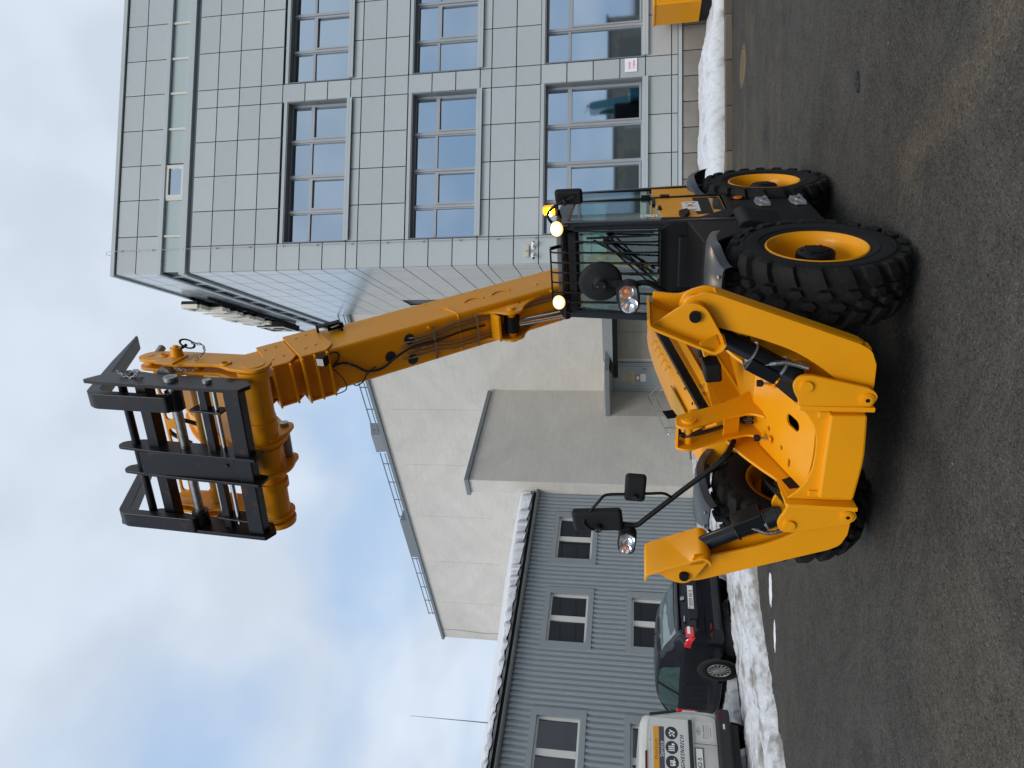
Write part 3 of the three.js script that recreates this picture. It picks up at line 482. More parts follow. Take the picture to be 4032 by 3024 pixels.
// ---------- corrugated workshop with the snowy roof ----------
{
  const b = thing('corrugated_workshop', 'low blue-grey corrugated steel workshop with white framed windows and snow on its roof', 'building', K0, KT);
  const Z = -0.52, X0 = -13.5, TOP = 4.92;
  const wins = [[-2.52, -0.97, 3.14, 4.18], [-5.17, -3.70, 3.14, 4.18], [-8.75, -7.12, 3.14, 4.18], [-5.17, -3.72, 1.0, 1.98], [-8.75, -7.14, 1.0, 1.98], [-12.2, -10.7, 3.14, 4.18]];
  const m = 0.14;                                             // width of the flat surround of each window
  const P = 0.146, D = 0.045;
  // trapezoid sheets, each seven ribs wide, cut around the window surrounds
  function rib(x, y0, y1) { // one rib, x rising
    const prof = [[0, 0], [0.018, D], [0.075, D], [0.093, 0], [P, 0]], g = new THREE.BufferGeometry(), pos = [];
    for (let i = 0; i < prof.length - 1; i++) { const [a, u] = prof[i], [c, w] = prof[i + 1]; pos.push(x + a, y0, Z + u, x + c, y0, Z + w, x + c, y1, Z + w, x + a, y0, Z + u, x + c, y1, Z + w, x + a, y1, Z + u); }
    g.setAttribute('position', new THREE.Float32BufferAttribute(pos, 3)); g.computeVertexNormals(); return g;
  }
  const n = Math.floor(-X0 / P); let runs = [], last = '';
  for (let i = 0; i < n; i++) {
    const x = -(i + 1) * P; let spans = [[0.12, TOP]];
    for (const [a, c, y0, y1] of wins) if (x + P * 0.6 > a - m && x + P * 0.4 < c + m) spans = spans.flatMap(([s, e]) => [[s, Math.min(e, y0 - m)], [Math.max(s, y1 + m), e]].filter(([p, q]) => q - p > 0.02));
    const key = spans.map((q) => q.join()).join('|');
    if (i % 7 === 0 || key !== last) { runs.forEach((r) => obj(b, 'cladding_sheet', r, M.clad)); runs = spans.map(() => []); last = key; }
    spans.forEach(([s, e], k) => runs[k].push(rib(x, s, e)));
    if (i === n - 1) runs.forEach((r) => obj(b, 'cladding_sheet', r, M.clad));
  }
  obj(b, 'wall', [lim(X0, -0.005, 0, TOP, Z - 0.30, Z - 0.20), lim(X0, -0.005, 0, 0.12, Z - 0.19, Z + 0.01)], M.cladTrim);
  for (const [a, c, y0, y1] of wins) {
    const w = grp(b, 'window'), zf = Z - 0.06;
    obj(w, 'surround', [lim(a - m - 0.05, a, y0 - m, y1 + m, Z - 0.1, Z + D + 0.01), lim(c, c + m + 0.05, y0 - m, y1 + m, Z - 0.1, Z + D + 0.01), lim(a, c, y0 - m, y0, Z - 0.1, Z + D + 0.01), lim(a, c, y1, y1 + m, Z - 0.1, Z + D + 0.01)], M.cladTrim);
    const mid = (a + c) / 2;
    obj(w, 'frame', [lim(a, a + 0.055, y0, y1, zf - 0.05, zf + 0.03), lim(c - 0.055, c, y0, y1, zf - 0.05, zf + 0.03), lim(a + 0.055, c - 0.055, y0, y0 + 0.055, zf - 0.05, zf + 0.03), lim(a + 0.055, c - 0.055, y1 - 0.055, y1, zf - 0.05, zf + 0.03)], M.whitePvc);
    obj(w, 'mullion', lim(mid - 0.075, mid + 0.075, y0 + 0.055, y1 - 0.055, zf - 0.05, zf + 0.035, 0.005), M.whitePvc);
    obj(w, 'pane', lim(a + 0.05, mid - 0.07, y0 + 0.05, y1 - 0.05, zf - 0.03, zf - 0.018), M.glassDark);
    obj(w, 'pane', lim(mid + 0.07, c - 0.05, y0 + 0.05, y1 - 0.05, zf - 0.03, zf - 0.018), M.glassDark);
  }
  // screws along the cladding
  const sc = []; for (let i = 0; i < 40; i++) { const x = -(Math.floor(rr(2, n - 2)) + 0.5) * P + P * 0.17; const y = [0.6, 2.2, 2.75, 4.55][i % 4]; if (!wins.some(([a, c, y0, y1]) => x > a - m - 0.1 && x < c + m + 0.1 && y > y0 - m - 0.05 && y < y1 + m + 0.05)) sc.push(discZ(x, y, Z + D * 0.9, Z + D + 0.008, 0.008, 6)); }
  const so = obj(b, 'screws', sc, M.galv); so.userData.kind = 'stuff';
  // eaves, gutter, roof
  obj(b, 'eaves_board', [lim(X0, 0, TOP, 5.10, Z - 0.05, Z + 0.02)], M.dark);
  const gs = []; { const s = new THREE.Shape(); s.absarc(0, 0, 0.085, Math.PI, 2 * Math.PI, false); s.absarc(0, 0, 0.077, 2 * Math.PI, Math.PI, true); gs.push(new THREE.ExtrudeGeometry(s, { depth: -X0, bevelEnabled: false, curveSegments: 10 }).rotateY(-Math.PI / 2).translate(0, TOP + 0.06, Z + 0.13)); }
  obj(b, 'gutter', gs, M.gutter);
  for (let x = -0.5; x > X0; x -= 0.92) obj(b, 'gutter_bracket', [lim(x - 0.012, x + 0.012, TOP - 0.035, TOP + 0.1, Z + 0.02, Z + 0.045), new THREE.TorusGeometry(0.092, 0.008, 4, 12, Math.PI).rotateZ(Math.PI).rotateY(Math.PI / 2).translate(x, TOP + 0.06, Z + 0.13)], M.gutter);
  obj(b, 'roof', [extZY([[Z + 0.12, 5.08], [Z + 0.12, 5.14], [-0.62, 5.19], [-0.62, 5.13]], X0, -0.02, 0, 0), extZY([[-0.64, 5.13], [-0.64, 5.19], [-16.7, 8.60], [-16.7, 8.54]], X0, 4.58, 0, 0)], M.gutter);
  obj(b, 'ridge_cap', [lim(X0, 4.5, 8.58, 8.72, -16.95, -16.72)], M.gutter);
}
// snow lying on the workshop roof, with rounded tongues creeping over the gutter
{
  const nx = 420, nz = 110, pos = [], idx = [], x0 = -13.5, x1 = 4.57, col = [];
  for (let j = 0; j <= nz; j++) for (let i = 0; i <= nx; i++) {
    const x = x0 + (x1 - x0) * i / nx, t = j / nz, lip = Math.pow(0.5 + 0.5 * Math.sin(x * 12.5 + 6.5 * fbm(x * 1.3, 2, 3, 4)), 0.8) * (0.75 + 0.7 * fbm(x * 2.1, 11, 4, 3)), reach = 0.5 + 1.6 * fbm(x * 1.3, 7, 2, 3);
    const z = lerp(-0.44 + 0.10 * lip + 0.13 * reach * lip, -16.7, Math.pow(t, 1.9)), front = 1 - smooth(0, 0.16, t);
    const deep = lerp(0.06, 0.24, smooth(-6.5, -1.5, x + 0.5 * z * 0.3)), rib = 0.03 * Math.pow(Math.abs(Math.sin(x * Math.PI / 0.36)), 6) * smooth(-2.5, -5, x);
    const th = (deep + 0.16 * Math.exp(-Math.pow((z + 7.5) / 4, 2)) * smooth(-2, 3, x)) * Math.pow(smooth(0, 0.05, t), 0.5) + 0.05 * fbm(x * 1.6, z * 0.8, 6, 4) * smooth(0.02, 0.2, t) + rib + 0.035 * lip * front * smooth(0.0, 0.03, t) - 0.06 * lip * (1 - smooth(0, 0.02, t));
    const roofY = 5.16 + (-(z + 0.4)) * 0.2123;
    pos.push(x, roofY + th + 0.015, z);
    const bare = 0.75 * smooth(0.0, 0.35, fbm(x * 0.8, z * 0.12 + Math.floor(x / 0.36) * 3.1, 5, 3) + 0.25 * smooth(-4, -9, x)) * smooth(-3.5, -6, x) * smooth(0.12, 0.3, t); col.push(lerp(1, 0.30, bare), lerp(1, 0.32, bare), lerp(1, 0.32, bare));
  }
  for (let j = 0; j < nz; j++) for (let i = 0; i < nx; i++) { const k = j * (nx + 1) + i; if (pos[3 * k] > -0.06 && pos[3 * k + 2] > -0.62) continue; idx.push(k, k + 1, k + nx + 1, k + 1, k + nx + 2, k + nx + 1); }
  const g = new THREE.BufferGeometry(); g.setAttribute('position', new THREE.Float32BufferAttribute(pos, 3)); g.setAttribute('color', new THREE.Float32BufferAttribute(col, 3)); g.setIndex(idx); g.computeVertexNormals();
  const o = obj(scene, 'roof_snow', g, M.snow); o.position.set(...K0); o.rotation.y = KT; tag(o, 'smooth blanket of white snow on the corrugated workshop roof with tongues over the gutter', 'snow', null, 'stuff');
}
// ridge stubs and the thin mast behind the ridge
{
  const t = thing('mast', 'thin grey mast rising behind the snowy workshop ridge', 'mast', inK(-4.2, 6.4, -7.3), KT);
  obj(t, 'pole', [rod([0, -6.4, 0], [0, 0.2, 0], 0.04, 0.035, 8), rod([0, 0.2, 0], [0, 3.1, 0], 0.022, 0.006, 8)], M.flashing);
}
// dirty snow on the parking strip
snowField('parking_snow', 'trampled dirty snow strip behind the parked cars', inK, -14.5, 4.2, -0.4, 7.6, 0.055, (x, z) => {
  const edge = 6.45 + 0.34 * fbm(x * 0.8, 1, 2, 4) + 0.35 * smooth(-8.6, -7.4, x) + 0.16 * fbm(x * 4, z * 2.5, 3, 3) - 1.6 * smooth(-3, 1, x);
  const bare = smooth(3.0, 3.3, z) * smooth(4.25, 3.95, z) * smooth(-11.8, -11.2, x) * smooth(-5.2, -6, x);
  const n = fbm(x * 1.9, z * 1.9, 4, 5), f = fbm(x * 5, z * 7, 8, 4), f2 = fbm(x * 11, z * 16, 2, 3);
  const rut = 0.07 * smooth(0.22, 0.0, Math.abs(z - 5.5 - 0.3 * fbm(x * 0.7, 3, 3, 2)));
  const h = 0.14 * smooth(edge, edge - 0.45, z) + 0.08 * n * smooth(edge, edge - 0.3, z) + 0.05 * f + 0.02 * f2 - rut - 0.30 * bare - 0.12 * smooth(edge - 0.05, edge + 0.15, z);
  const dirt = 0.95 * smooth(-0.05, 0.38, fbm(x * 1.1 + 3, z * 3.0, 9, 5)) + 0.55 * smooth(0.0, 0.4, f) + 0.3 * smooth(0.05, 0.4, f2) + 0.3 * smooth(edge - 0.5, edge, z);
  return [h, Math.min(0.92, dirt)];
});
for (const [x, z, L, w, a] of [[-2.86, -10.29, 0.40, 0.11, 0.15], [-3.40, -9.97, 0.34, 0.07, 0.1]]) {
  const g = new THREE.CircleGeometry(1, 40).rotateX(-Math.PI / 2), p = g.attributes.position;
  for (let i = 1; i < p.count; i++) { const q = Math.atan2(p.getZ(i), p.getX(i)), s = 1 + 0.45 * fbm(Math.cos(q) * 2 + x, Math.sin(q) * 2, 3, 4); p.setX(i, p.getX(i) * s * L / 2 * 1.2); p.setZ(i, p.getZ(i) * s * w); p.setY(i, 0.004); }
  p.setY(0, 0.014); g.computeVertexNormals();
  const o = obj(scene, 'ice_patch', g, M.snowRoof); o.position.set(x, 0, z); o.rotation.y = a; tag(o, 'thin melting streak of ice on the asphalt before the parking snow', 'ice', 'melting ice streaks');
}

// tar lump and loose stones on the asphalt
{
  const t = thing('tar_lump', 'lump of broken black tar lying on the asphalt beside a rusty stain', 'tar', [2.61, 0.0, -6.42], 0.4);
  const g = new THREE.IcosahedronGeometry(1, 4), p = g.attributes.position; for (let i = 0; i < p.count; i++) { const v = V(p.getX(i), p.getY(i), p.getZ(i)), k = 1 + 0.9 * fbm(v.x * 1.6, v.y * 1.6, v.z * 1.6, 4); p.setXYZ(i, v.x * 0.10 * k, Math.max(-0.01, v.y * 0.028 * k), v.z * 0.045 * k); } g.computeVertexNormals();
  obj(t, 'tar', toCreasedNormals(g, R(30)), std(lin(0.009, 0.009, 0.011), 0.6));
  for (let i = 0; i < 12; i++) {
    const o = obj(scene, 'pebble', new THREE.DodecahedronGeometry(rr(0.006, 0.012), 0).scale(1, 0.6, 1.2), M.kerb2); o.rotation.y = rr(0, 6); const z = -rr(3.9, 9), x = rr(-0.45, 0.48) * -z; o.position.set(i ? x : 2.40, 0.004, i ? z : -6.27);
    tag(o, 'small loose stone lying on the open asphalt', 'stone', 'loose stones on the asphalt');
  }
}
// =====================================================================================================
// telehandler.  Own frame: x towards its left side, y up, z forward, origin under the front axle
// =====================================================================================================
const tele = thing('telehandler', 'yellow telescopic handler with raised boom, pallet forks and folded front stabilisers', 'telehandler', [-0.054, 0, -5.763], -R(26.75));
{
  const t = tele;
  // ---- wheels ----
  function makeWheel(parent, x, z, steer, out) {
    const w = grp(parent, 'wheel'); w.position.set(x, 0.612, z); w.rotation.y = steer; w.scale.setScalar(0.987);
    const lathe = (pts, seg = 48) => new THREE.LatheGeometry(pts.map((p) => new THREE.Vector2(p[0], p[1])), seg).rotateZ(-Math.PI / 2 * out);
    // carcass: radius, offset along the axle (positive = outside)
    const ca = lathe([[0.335, 0.165], [0.36, 0.185], [0.42, 0.20], [0.49, 0.205], [0.545, 0.195], [0.568, 0.165], [0.574, 0.1], [0.576, 0], [0.574, -0.1], [0.568, -0.165], [0.545, -0.195], [0.47, -0.2], [0.38, -0.19], [0.335, -0.165]], 56);
    const lugs = [];
    function lug(ptsIn, R0, R1) { // polygon in (arc metres, axle offset), wrapped round the tyre
      const n = ptsIn.length, cx = ptsIn.reduce((s, p) => s + p[0], 0) / n, cy = ptsIn.reduce((s, p) => s + p[1], 0) / n, pos = [];
      const wrap = (a, o, r) => { const th = a / 0.6; return [o * out, r * Math.cos(th), r * Math.sin(th)]; };
      const rad = (o, r) => r - 0.028 * smooth(0.13, 0.21, Math.abs(o));
      const lo = ptsIn.map(([a, o]) => wrap(a, o, rad(o, R0))), hi = ptsIn.map(([a, o]) => { const A = cx + (a - cx) * 0.86, O = cy + (o - cy) * 0.9; return wrap(A, O, rad(O, R1)); });
      const cA = wrap(cx, cy, rad(cy, R1) + 0.002);
      for (let i = 0; i < n; i++) { const j = (i + 1) % n; pos.push(...lo[i], ...lo[j], ...hi[j], ...lo[i], ...hi[j], ...hi[i], ...hi[i], ...hi[j], ...cA); }
      const g = new THREE.BufferGeometry(); g.setAttribute('position', new THREE.Float32BufferAttribute(pos, 3)); g.computeVertexNormals(); lugs.push(g);
    }
    const N = 21, P = 2 * Math.PI * 0.6 / N;
    for (let i = 0; i < N; i++) for (const s of [-1, 1]) {
      const a = i * P + (s > 0 ? P / 2 : 0), k = s;
      lug([[a - 0.055, k * 0.213], [a + 0.045, k * 0.213], [a + 0.072, k * 0.15], [a + 0.10, k * 0.088], [a + 0.02, k * 0.078], [a - 0.035, k * 0.14]], 0.565, 0.622);
      lug([[a + 0.045, k * 0.066], [a + 0.112, k * 0.070], [a + 0.135, k * 0.03], [a + 0.10, k * 0.004], [a + 0.035, k * 0.012], [a + 0.022, k * 0.045]], 0.57, 0.622);
      // shoulder block down the side wall
      const th = a / 0.6, g = box(0.205 * k * out, 0.562, 0, 0.016, 0.055, 0.085, 0.006); g.rotateX(th - 0.01); lugs.push(g);
    }
    obj(w, 'tyre', [ca, ...lugs], M.tyre);
    // lettering ridge rings on the side wall
    obj(w, 'bead_ring', lathe([[0.40, 0.198], [0.404, 0.203], [0.408, 0.199]]), M.tyre); obj(w, 'side_wall_ring', lathe([[0.50, 0.205], [0.504, 0.2095], [0.508, 0.204]]), M.tyre);
    const off = 0.16;
    obj(w, 'rim', [lathe([[0.348, off + 0.012], [0.352, off + 0.02], [0.346, off + 0.03], [0.335, off + 0.03], [0.325, off + 0.012], [0.318, off - 0.005], [0.30, off - 0.03], [0.298, off - 0.10], [0.288, off - 0.11], [0.286, off - 0.17], [0.278, off - 0.185], [0.16, off - 0.19], [0.155, off - 0.17], [0.0, off - 0.17]]), lathe([[0.345, -0.17], [0.30, -0.16], [0.29, 0.0], [0.29, off - 0.18]])], M.yellow);
    const hub = [lathe([[0, off + 0.005], [0.075, off + 0.005], [0.08, off - 0.004], [0.115, off - 0.006], [0.130, off - 0.016], [0.135, off - 0.03], [0.135, off - 0.172]], 36)];
    for (let i = 0; i < 6; i++) { const q = i / 6 * 6.283; hub.push(rod([(off + 0.001) * out, 0.095 * Math.cos(q), 0.095 * Math.sin(q)], [(off - 0.012) * out, 0.095 * Math.cos(q), 0.095 * Math.sin(q)], 0.013, 0.013, 6)); }
    obj(w, 'hub', hub, M.black); obj(w, 'brake_drum', lathe([[0, -0.20], [0.19, -0.20], [0.21, -0.18], [0.21, -0.04], [0.0, -0.04]], 32), M.black);
    const nuts = []; for (let i = 0; i < 10; i++) { const q = i / 10 * 6.283; nuts.push(rod([(off - 0.19) * out, 0.2 * Math.cos(q), 0.2 * Math.sin(q)], [(off - 0.165) * out, 0.2 * Math.cos(q), 0.2 * Math.sin(q)], 0.016, 0.016, 6)); }
    obj(w, 'wheel_nuts', nuts, M.yellow);
    obj(w, 'valve_guard', [box((off - 0.10) * out, -0.185, 0.17, 0.10, 0.055, 0.05, 0.012)], M.yellow);
  }
  makeWheel(t, 0.985, 0, R(-2), 1); makeWheel(t, -0.985, 0, R(-2), -1); makeWheel(t, 0.985, -2.37, 0, 1); makeWheel(t, -0.985, -2.37, 0, -1);
  // ---- axles and underside ----
  const ax = grp(t, 'axle'); obj(ax, 'axle_beam', [discX(-0.8, 0.8, 0.60, 0, 0.10), box(0, 0.60, 0, 0.42, 0.34, 0.34, 0.06)], M.black); obj(ax, 'steering_cylinder', [discX(-0.55, 0.55, 0.60, 0.22, 0.045)], M.black);
  const ax2 = grp(t, 'axle'); obj(ax2, 'axle_beam', [discX(-0.8, 0.8, 0.60, -2.37, 0.10), box(0, 0.60, -2.37, 0.42, 0.34, 0.34, 0.06)], M.black);
  // ---- chassis ----
  const ch = grp(t, 'chassis');
  const sideP = [[-3.45, 0.55], [-3.45, 1.35], [-2.6, 1.24], [-0.2, 1.21], [0.05, 1.185, 0.1], [0.30, 1.08, 0.2], [0.52, 0.95, 0.12], [0.68, 0.84, 0.06], [0.89, 0.82], [0.89, 0.44], [0.55, 0.40], [-0.4, 0.48], [-2.0, 0.45]];
  obj(ch, 'side_plate', extZY(sideP, 0.365, 0.39), M.yellow); obj(ch, 'side_plate', extZY(sideP, -0.39, -0.365), M.yellow);
  obj(ch, 'belly_plate', [lim(-0.36, 0.36, 0.44, 0.47, -3.4, 0.5)], M.black);
  obj(ch, 'boom_well', [lim(-0.36, 0.36, 0.93, 0.95, -3.0, 0.02), beam([0, 0.94, 0.02], [0, 0.885, 0.20], 0.71, 0.022), lim(-0.36, 0.36, 0.6, 0.62, -3.2, 0.3)], M.yellow);
  // sloping nose plate with its openings
  {
    const s = poly([[-0.355, 0], [0.355, 0], [0.355, 0.60, 0.02], [0.28, 0.66, 0.1], [0.0, 0.70, 0.4], [-0.28, 0.66, 0.1], [-0.355, 0.60, 0.02]]);
    const slot = (x, y, w, h) => { const p = new THREE.Path(), r = h / 2; p.absarc(x - w / 2 + r, y, r, Math.PI / 2, 1.5 * Math.PI); p.absarc(x + w / 2 - r, y, r, -Math.PI / 2, Math.PI / 2); p.closePath(); return p; };
    const vslot = (x, y, w, h) => { const p = new THREE.Path(), r = w / 2; p.absarc(x, y + h / 2 - r, r, 0, Math.PI); p.absarc(x, y - h / 2 + r, r, Math.PI, 2 * Math.PI); p.closePath(); return p; };
    s.holes.push(vslot(0.07, 0.41, 0.085, 0.17), holeC(0.26, 0.05, 0.018), holeC(-0.15, 0.1, 0.02), holeC(-0.20, 0.30, 0.018), slot(-0.26, 0.42, 0.07, 0.03));
    const g = ext(s, 0.018, 0.003, 12); g.rotateX(Math.PI / 2 + R(18.5)).translate(0, 0.905, 0.215); obj(ch, 'nose_plate', g, M.yellow);
    obj(ch, 'nose_lining', [boxR(0, 0.70, 0.55, 0.69, 0.01, 0.66, R(18.5), 0, 0)], M.black);
  }
  for (const [x, dz] of [[0.235, 0.10], [-0.215, 0.13]]) {
    const k = grp(t, 'lock_knob'); const y = 0.925 - dz * 0.33, z = 0.215 + dz;
    obj(k, 'knob', [rod([x, y + 0.062, z], [x, y + 0.095, z], 0.028, 0.026, 8), rod([x, y + 0.05, z], [x, y + 0.064, z], 0.018, 0.026, 8)], M.plastic);
    obj(k, 'stem', [rod([x, y - 0.02, z + 0.01], [x, y + 0.052, z], 0.008)], M.steel);
    obj(k, 'bracket', [box(x + 0.01, y - 0.012, z + 0.035, 0.05, 0.02, 0.05, 0.005), box(x + 0.012, y + 0.008, z + 0.05, 0.012, 0.04, 0.025, 0.003)], M.yellow);
  }
  // front cross box with its dished upper edge
  {
    const pts = [[0.365, 0.825], [0.30, 0.76], [0.22, 0.712], [0.12, 0.685], [0, 0.678], [-0.12, 0.685], [-0.22, 0.712], [-0.30, 0.76], [-0.365, 0.825], [-0.365, 0.40], [-0.28, 0.42, 0.05], [-0.15, 0.385, 0.1], [0, 0.375, 0.15], [0.15, 0.385, 0.1], [0.28, 0.42, 0.05], [0.365, 0.40]];
    obj(ch, 'front_plate', extXY(pts, 0.885, 0.905, 0.015), M.yellow);
    obj(ch, 'front_box', [extXY([[0.325, 0.635], [-0.325, 0.635], [-0.325, 0.41], [-0.15, 0.395, 0.1], [0, 0.385, 0.15], [0.15, 0.395, 0.1], [0.325, 0.41]], 0.88, 0.955, 0.02, 0.016), box(0.31, 0.66, 0.915, 0.05, 0.075, 0.02, 0.009), box(-0.31, 0.66, 0.915, 0.05, 0.075, 0.02, 0.009)], M.yellow);
    obj(ch, 'front_beam', [lim(-0.36, 0.36, 0.42, 0.62, 0.45, 0.88)], M.yellow);
    for (const s of [1, -1]) {
      obj(ch, 'end_flange', extZY([[0.62, 0.40], [0.985, 0.385], [0.985, 0.40], [0.97, 0.84, 0.02], [0.62, 0.86]], s > 0 ? 0.368 : -0.400, s > 0 ? 0.400 : -0.368), M.yellow);
      // weld beads
      obj(ch, 'weld', [tube([[s * 0.372, 0.40, 0.978], [s * 0.374, 0.55, 0.974], [s * 0.371, 0.7, 0.970], [s * 0.373, 0.83, 0.966]], 0.006, 24, 6)], M.yellow);
    }
  }
  // ---- folded stabilisers ----
  for (const s of [1, -1]) {
    const mir = (pts) => pts.map(([x, y, r]) => [x * s, y, r ?? 0]);
    const link = mir([[0.385, 0.84], [0.42, 0.838, 0.01], [0.445, 0.845, 0.02], [0.50, 0.875, 0.05], [0.555, 0.885, 0.06], [0.61, 0.85, 0.06], [0.615, 0.78, 0.05], [0.525, 0.42, 0.05], [0.47, 0.365, 0.06], [0.40, 0.40, 0.03], [0.385, 0.44]]);
    const g = grp(t, 'stabiliser');
    obj(g, 'link_plate', extXY(link, 0.935, 0.965), M.yellow); obj(g, 'link_plate', extXY(link, 0.70, 0.73), M.yellow);
    const pin = (x, y, z0, z1, r) => discZ(x * s, y, z0, z1, r, 24);
    obj(g, 'pivot_pin', [pin(0.452, 0.437, 0.69, 0.978, 0.042), pin(0.452, 0.437, 0.978, 0.985, 0.03)], M.yellow); obj(g, 'pin_bore', pin(0.452, 0.437, 0.985, 0.988, 0.013), M.black);
    obj(g, 'ram_pin', [pin(0.542, 0.805, 0.69, 0.985, 0.037)], M.yellow);
    const leg = mir([[0.415, 0.405, 0.02], [0.50, 0.385, 0.02], [0.66, 0.392, 0.02], [0.755, 0.43, 0.03], [0.80, 0.50, 0.03], [1.135, 1.36, 0.05], [1.155, 1.43, 0.06], [1.12, 1.55, 0.09], [1.03, 1.60, 0.09], [0.955, 1.555, 0.06], [0.935, 1.42, 0.04], [0.865, 1.16, 0.15], [0.76, 0.89, 0.2], [0.655, 0.73, 0.15], [0.545, 0.60, 0.05], [0.42, 0.52, 0.03]]);
    obj(g, 'leg', [extXY(leg, 0.88, 0.905)], M.yellow); obj(g, 'leg', [extXY(leg, 0.755, 0.78)], M.yellow);
    // outer web of the channel
    obj(g, 'leg_web', [beam([s * 0.79, 0.49, 0.83], [s * 1.135, 1.38, 0.83], 0.10, 0.02, 0, [0, 0, 1]), beam([s * 0.50, 0.395, 0.83], [s * 0.76, 0.44, 0.83], 0.10, 0.02, 0, [0, 0, 1])], M.yellow);
    obj(g, 'leg_boss', [pin(1.03, 1.505, 0.74, 0.925, 0.075)], M.yellow);
    // ram
    const A = [0.548 * s, 0.83, 0.83], B = [0.70 * s, 1.095, 0.83], Cc = [0.885 * s, 1.42, 0.83];
    const ram = grp(t, 'stabiliser_ram');
    obj(ram, 'barrel', [rod(A, Cc, 0.06, 0.06, 24), rod([0.56 * s, 0.85, 0.83], [0.62 * s, 0.955, 0.83], 0.069, 0.069, 24)], M.blackSatin);
    obj(ram, 'clamp_band', [rod([0.608 * s, 0.934, 0.83], [0.616 * s, 0.948, 0.83], 0.074, 0.074, 24)], M.galv);
    obj(ram, 'clamp_band', [rod([0.716 * s, 1.123, 0.83], [0.721 * s, 1.132, 0.83], 0.072, 0.072, 24)], s > 0 ? M.galv : M.hose);
    { const e = V(B[0] - A[0], B[1] - A[1], 0).normalize(), nrm = V(-e.y * s, e.x * s, 0); // valve cover on the inner side
      const mx = 0.665 * s + nrm.x * 0.065, my = 1.03 + nrm.y * 0.065; obj(ram, 'valve_cover', [beam([mx - e.x * 0.11, my - e.y * 0.11, 0.83], [mx + e.x * 0.11, my + e.y * 0.11, 0.83], 0.15, 0.085, 0.008, [0, 0, 1])], M.blackSatin); }
    const hp = []; for (let i = 0; i <= 60; i++) { const q = i / 60, a = q * 60; hp.push([(0.655 + 0.05 * q * -1) * s + 0.011 * Math.cos(a) + 0.03 * Math.sin(q * 3) * s, 0.965 - 0.17 * q, 0.895 + 0.011 * Math.sin(a)]); }
    obj(ram, 'spiral_hose', [tube([[0.665 * s, 0.985, 0.89], [0.675 * s, 0.93, 0.90], [0.66 * s, 0.86, 0.90], [0.63 * s, 0.79, 0.88]], 0.013, 30, 8)], M.hose);
    const rings = []; for (let i = 0; i < 26; i++) { const q = i / 25, a = new THREE.CatmullRomCurve3([V(0.665 * s, 0.985, 0.89), V(0.675 * s, 0.93, 0.90), V(0.66 * s, 0.86, 0.90), V(0.63 * s, 0.79, 0.88)]), p0 = a.getPoint(q), tg = a.getTangent(q); const to = new THREE.TorusGeometry(0.016, 0.0024, 5, 12); to.applyQuaternion(new THREE.Quaternion().setFromUnitVectors(V(0, 0, 1), tg)); rings.push(to.translate(p0.x, p0.y, p0.z)); }
    obj(ram, 'hose_spring', rings, M.steel);
    obj(ram, 'hose_fitting', [rod([0.662 * s, 0.98, 0.885], [0.655 * s, 1.02, 0.88], 0.017, 0.017, 6), rod([0.655 * s, 1.02, 0.88], [0.648 * s, 1.05, 0.875], 0.013, 0.013, 8)], M.steel);
    // foot pad turned up at the top of the leg
    const pad = grp(t, 'stabiliser_pad');
    const sole = mir([[1.04, 1.795], [0.985, 1.79, 0.03], [0.958, 1.745, 0.04], [0.797, 1.385, 0.04], [0.82, 1.335, 0.03], [0.865, 1.315], [0.872, 1.33], [0.832, 1.352, 0.02], [0.817, 1.385, 0.03], [0.976, 1.738, 0.03], [0.995, 1.772, 0.02], [1.04, 1.778]]);
    const zb = s > 0 ? 0.62 : 0.70; obj(pad, 'sole', extXY(sole, zb, 1.06, 0, 0.003), M.yellow);
    const gus = mir([[0.975, 1.755, 0.01], [1.045, 1.665, 0.03], [1.10, 1.585, 0.06], [1.115, 1.50, 0.06], [1.075, 1.435, 0.05], [0.875, 1.325, 0.02], [0.825, 1.35, 0.01], [0.82, 1.39, 0.01]]);
    obj(pad, 'gusset', extXY(gus, 0.965, 0.985), M.yellow); const gb = mir([[0.975, 1.755, 0.01], [1.08, 1.755, 0.02], [1.062, 1.63, 0.04], [1.06, 1.575, 0.03], [1.09, 1.50, 0.04], [1.09, 1.385, 0.03], [1.06, 1.345, 0.03], [0.875, 1.325, 0.02], [0.825, 1.35, 0.01], [0.82, 1.39, 0.01]]); obj(pad, 'gusset', extXY(gb, zb + 0.02, zb + 0.04), M.yellow);
    obj(pad, 'stiffener', [beam([s * 0.86, 1.36, 0.99], [s * 0.83, 1.46, 1.045], 0.10, 0.012, 0, [1, 0.4 * s, 0])], M.yellow);
    obj(pad, 'pad_pin', [pin(1.03, 1.505, 0.66, 1.012, 0.036)], M.black);
  }
  // black rubber splash flaps beside the nose
  for (const s of [1, -1]) obj(t, 'flap', [boxR(s * 0.44, 0.85, 0.78, 0.12, 0.012, 0.26, R(20), 0, R(-s * 35))], M.rubber);
  obj(t, 'hose_bracket', [boxR(-0.37, 0.80, 0.73, 0.012, 0.14, 0.12, 0.3, 0, 0.2)], M.black);
  // ---- boom rest tower on the nose ----
  const tw = grp(t, 'boom_rest');
  const tp = [[-0.22, 0.90], [0.26, 0.90], [0.20, 0.99, 0.12], [0.30, 1.22, 0.2], [0.455, 1.47, 0.05], [0.43, 1.56, 0.04], [0.27, 1.565, 0.04], [0.21, 1.47, 0.05], [0.06, 1.20, 0.2], [-0.12, 1.0, 0.1]];
  obj(tw, 'tower_plate', extZY(tp, -0.095, -0.075), M.yellow); obj(tw, 'tower_plate', extZY(tp, -0.285, -0.265), M.yellow);
  obj(tw, 'cross_plate', beam([-0.18, 1.07, 0.16], [-0.18, 1.19, 0.22], 0.17, 0.015), M.yellow); obj(tw, 'cross_plate', beam([-0.18, 1.54, 0.3], [-0.18, 1.555, 0.42], 0.17, 0.02), M.yellow);
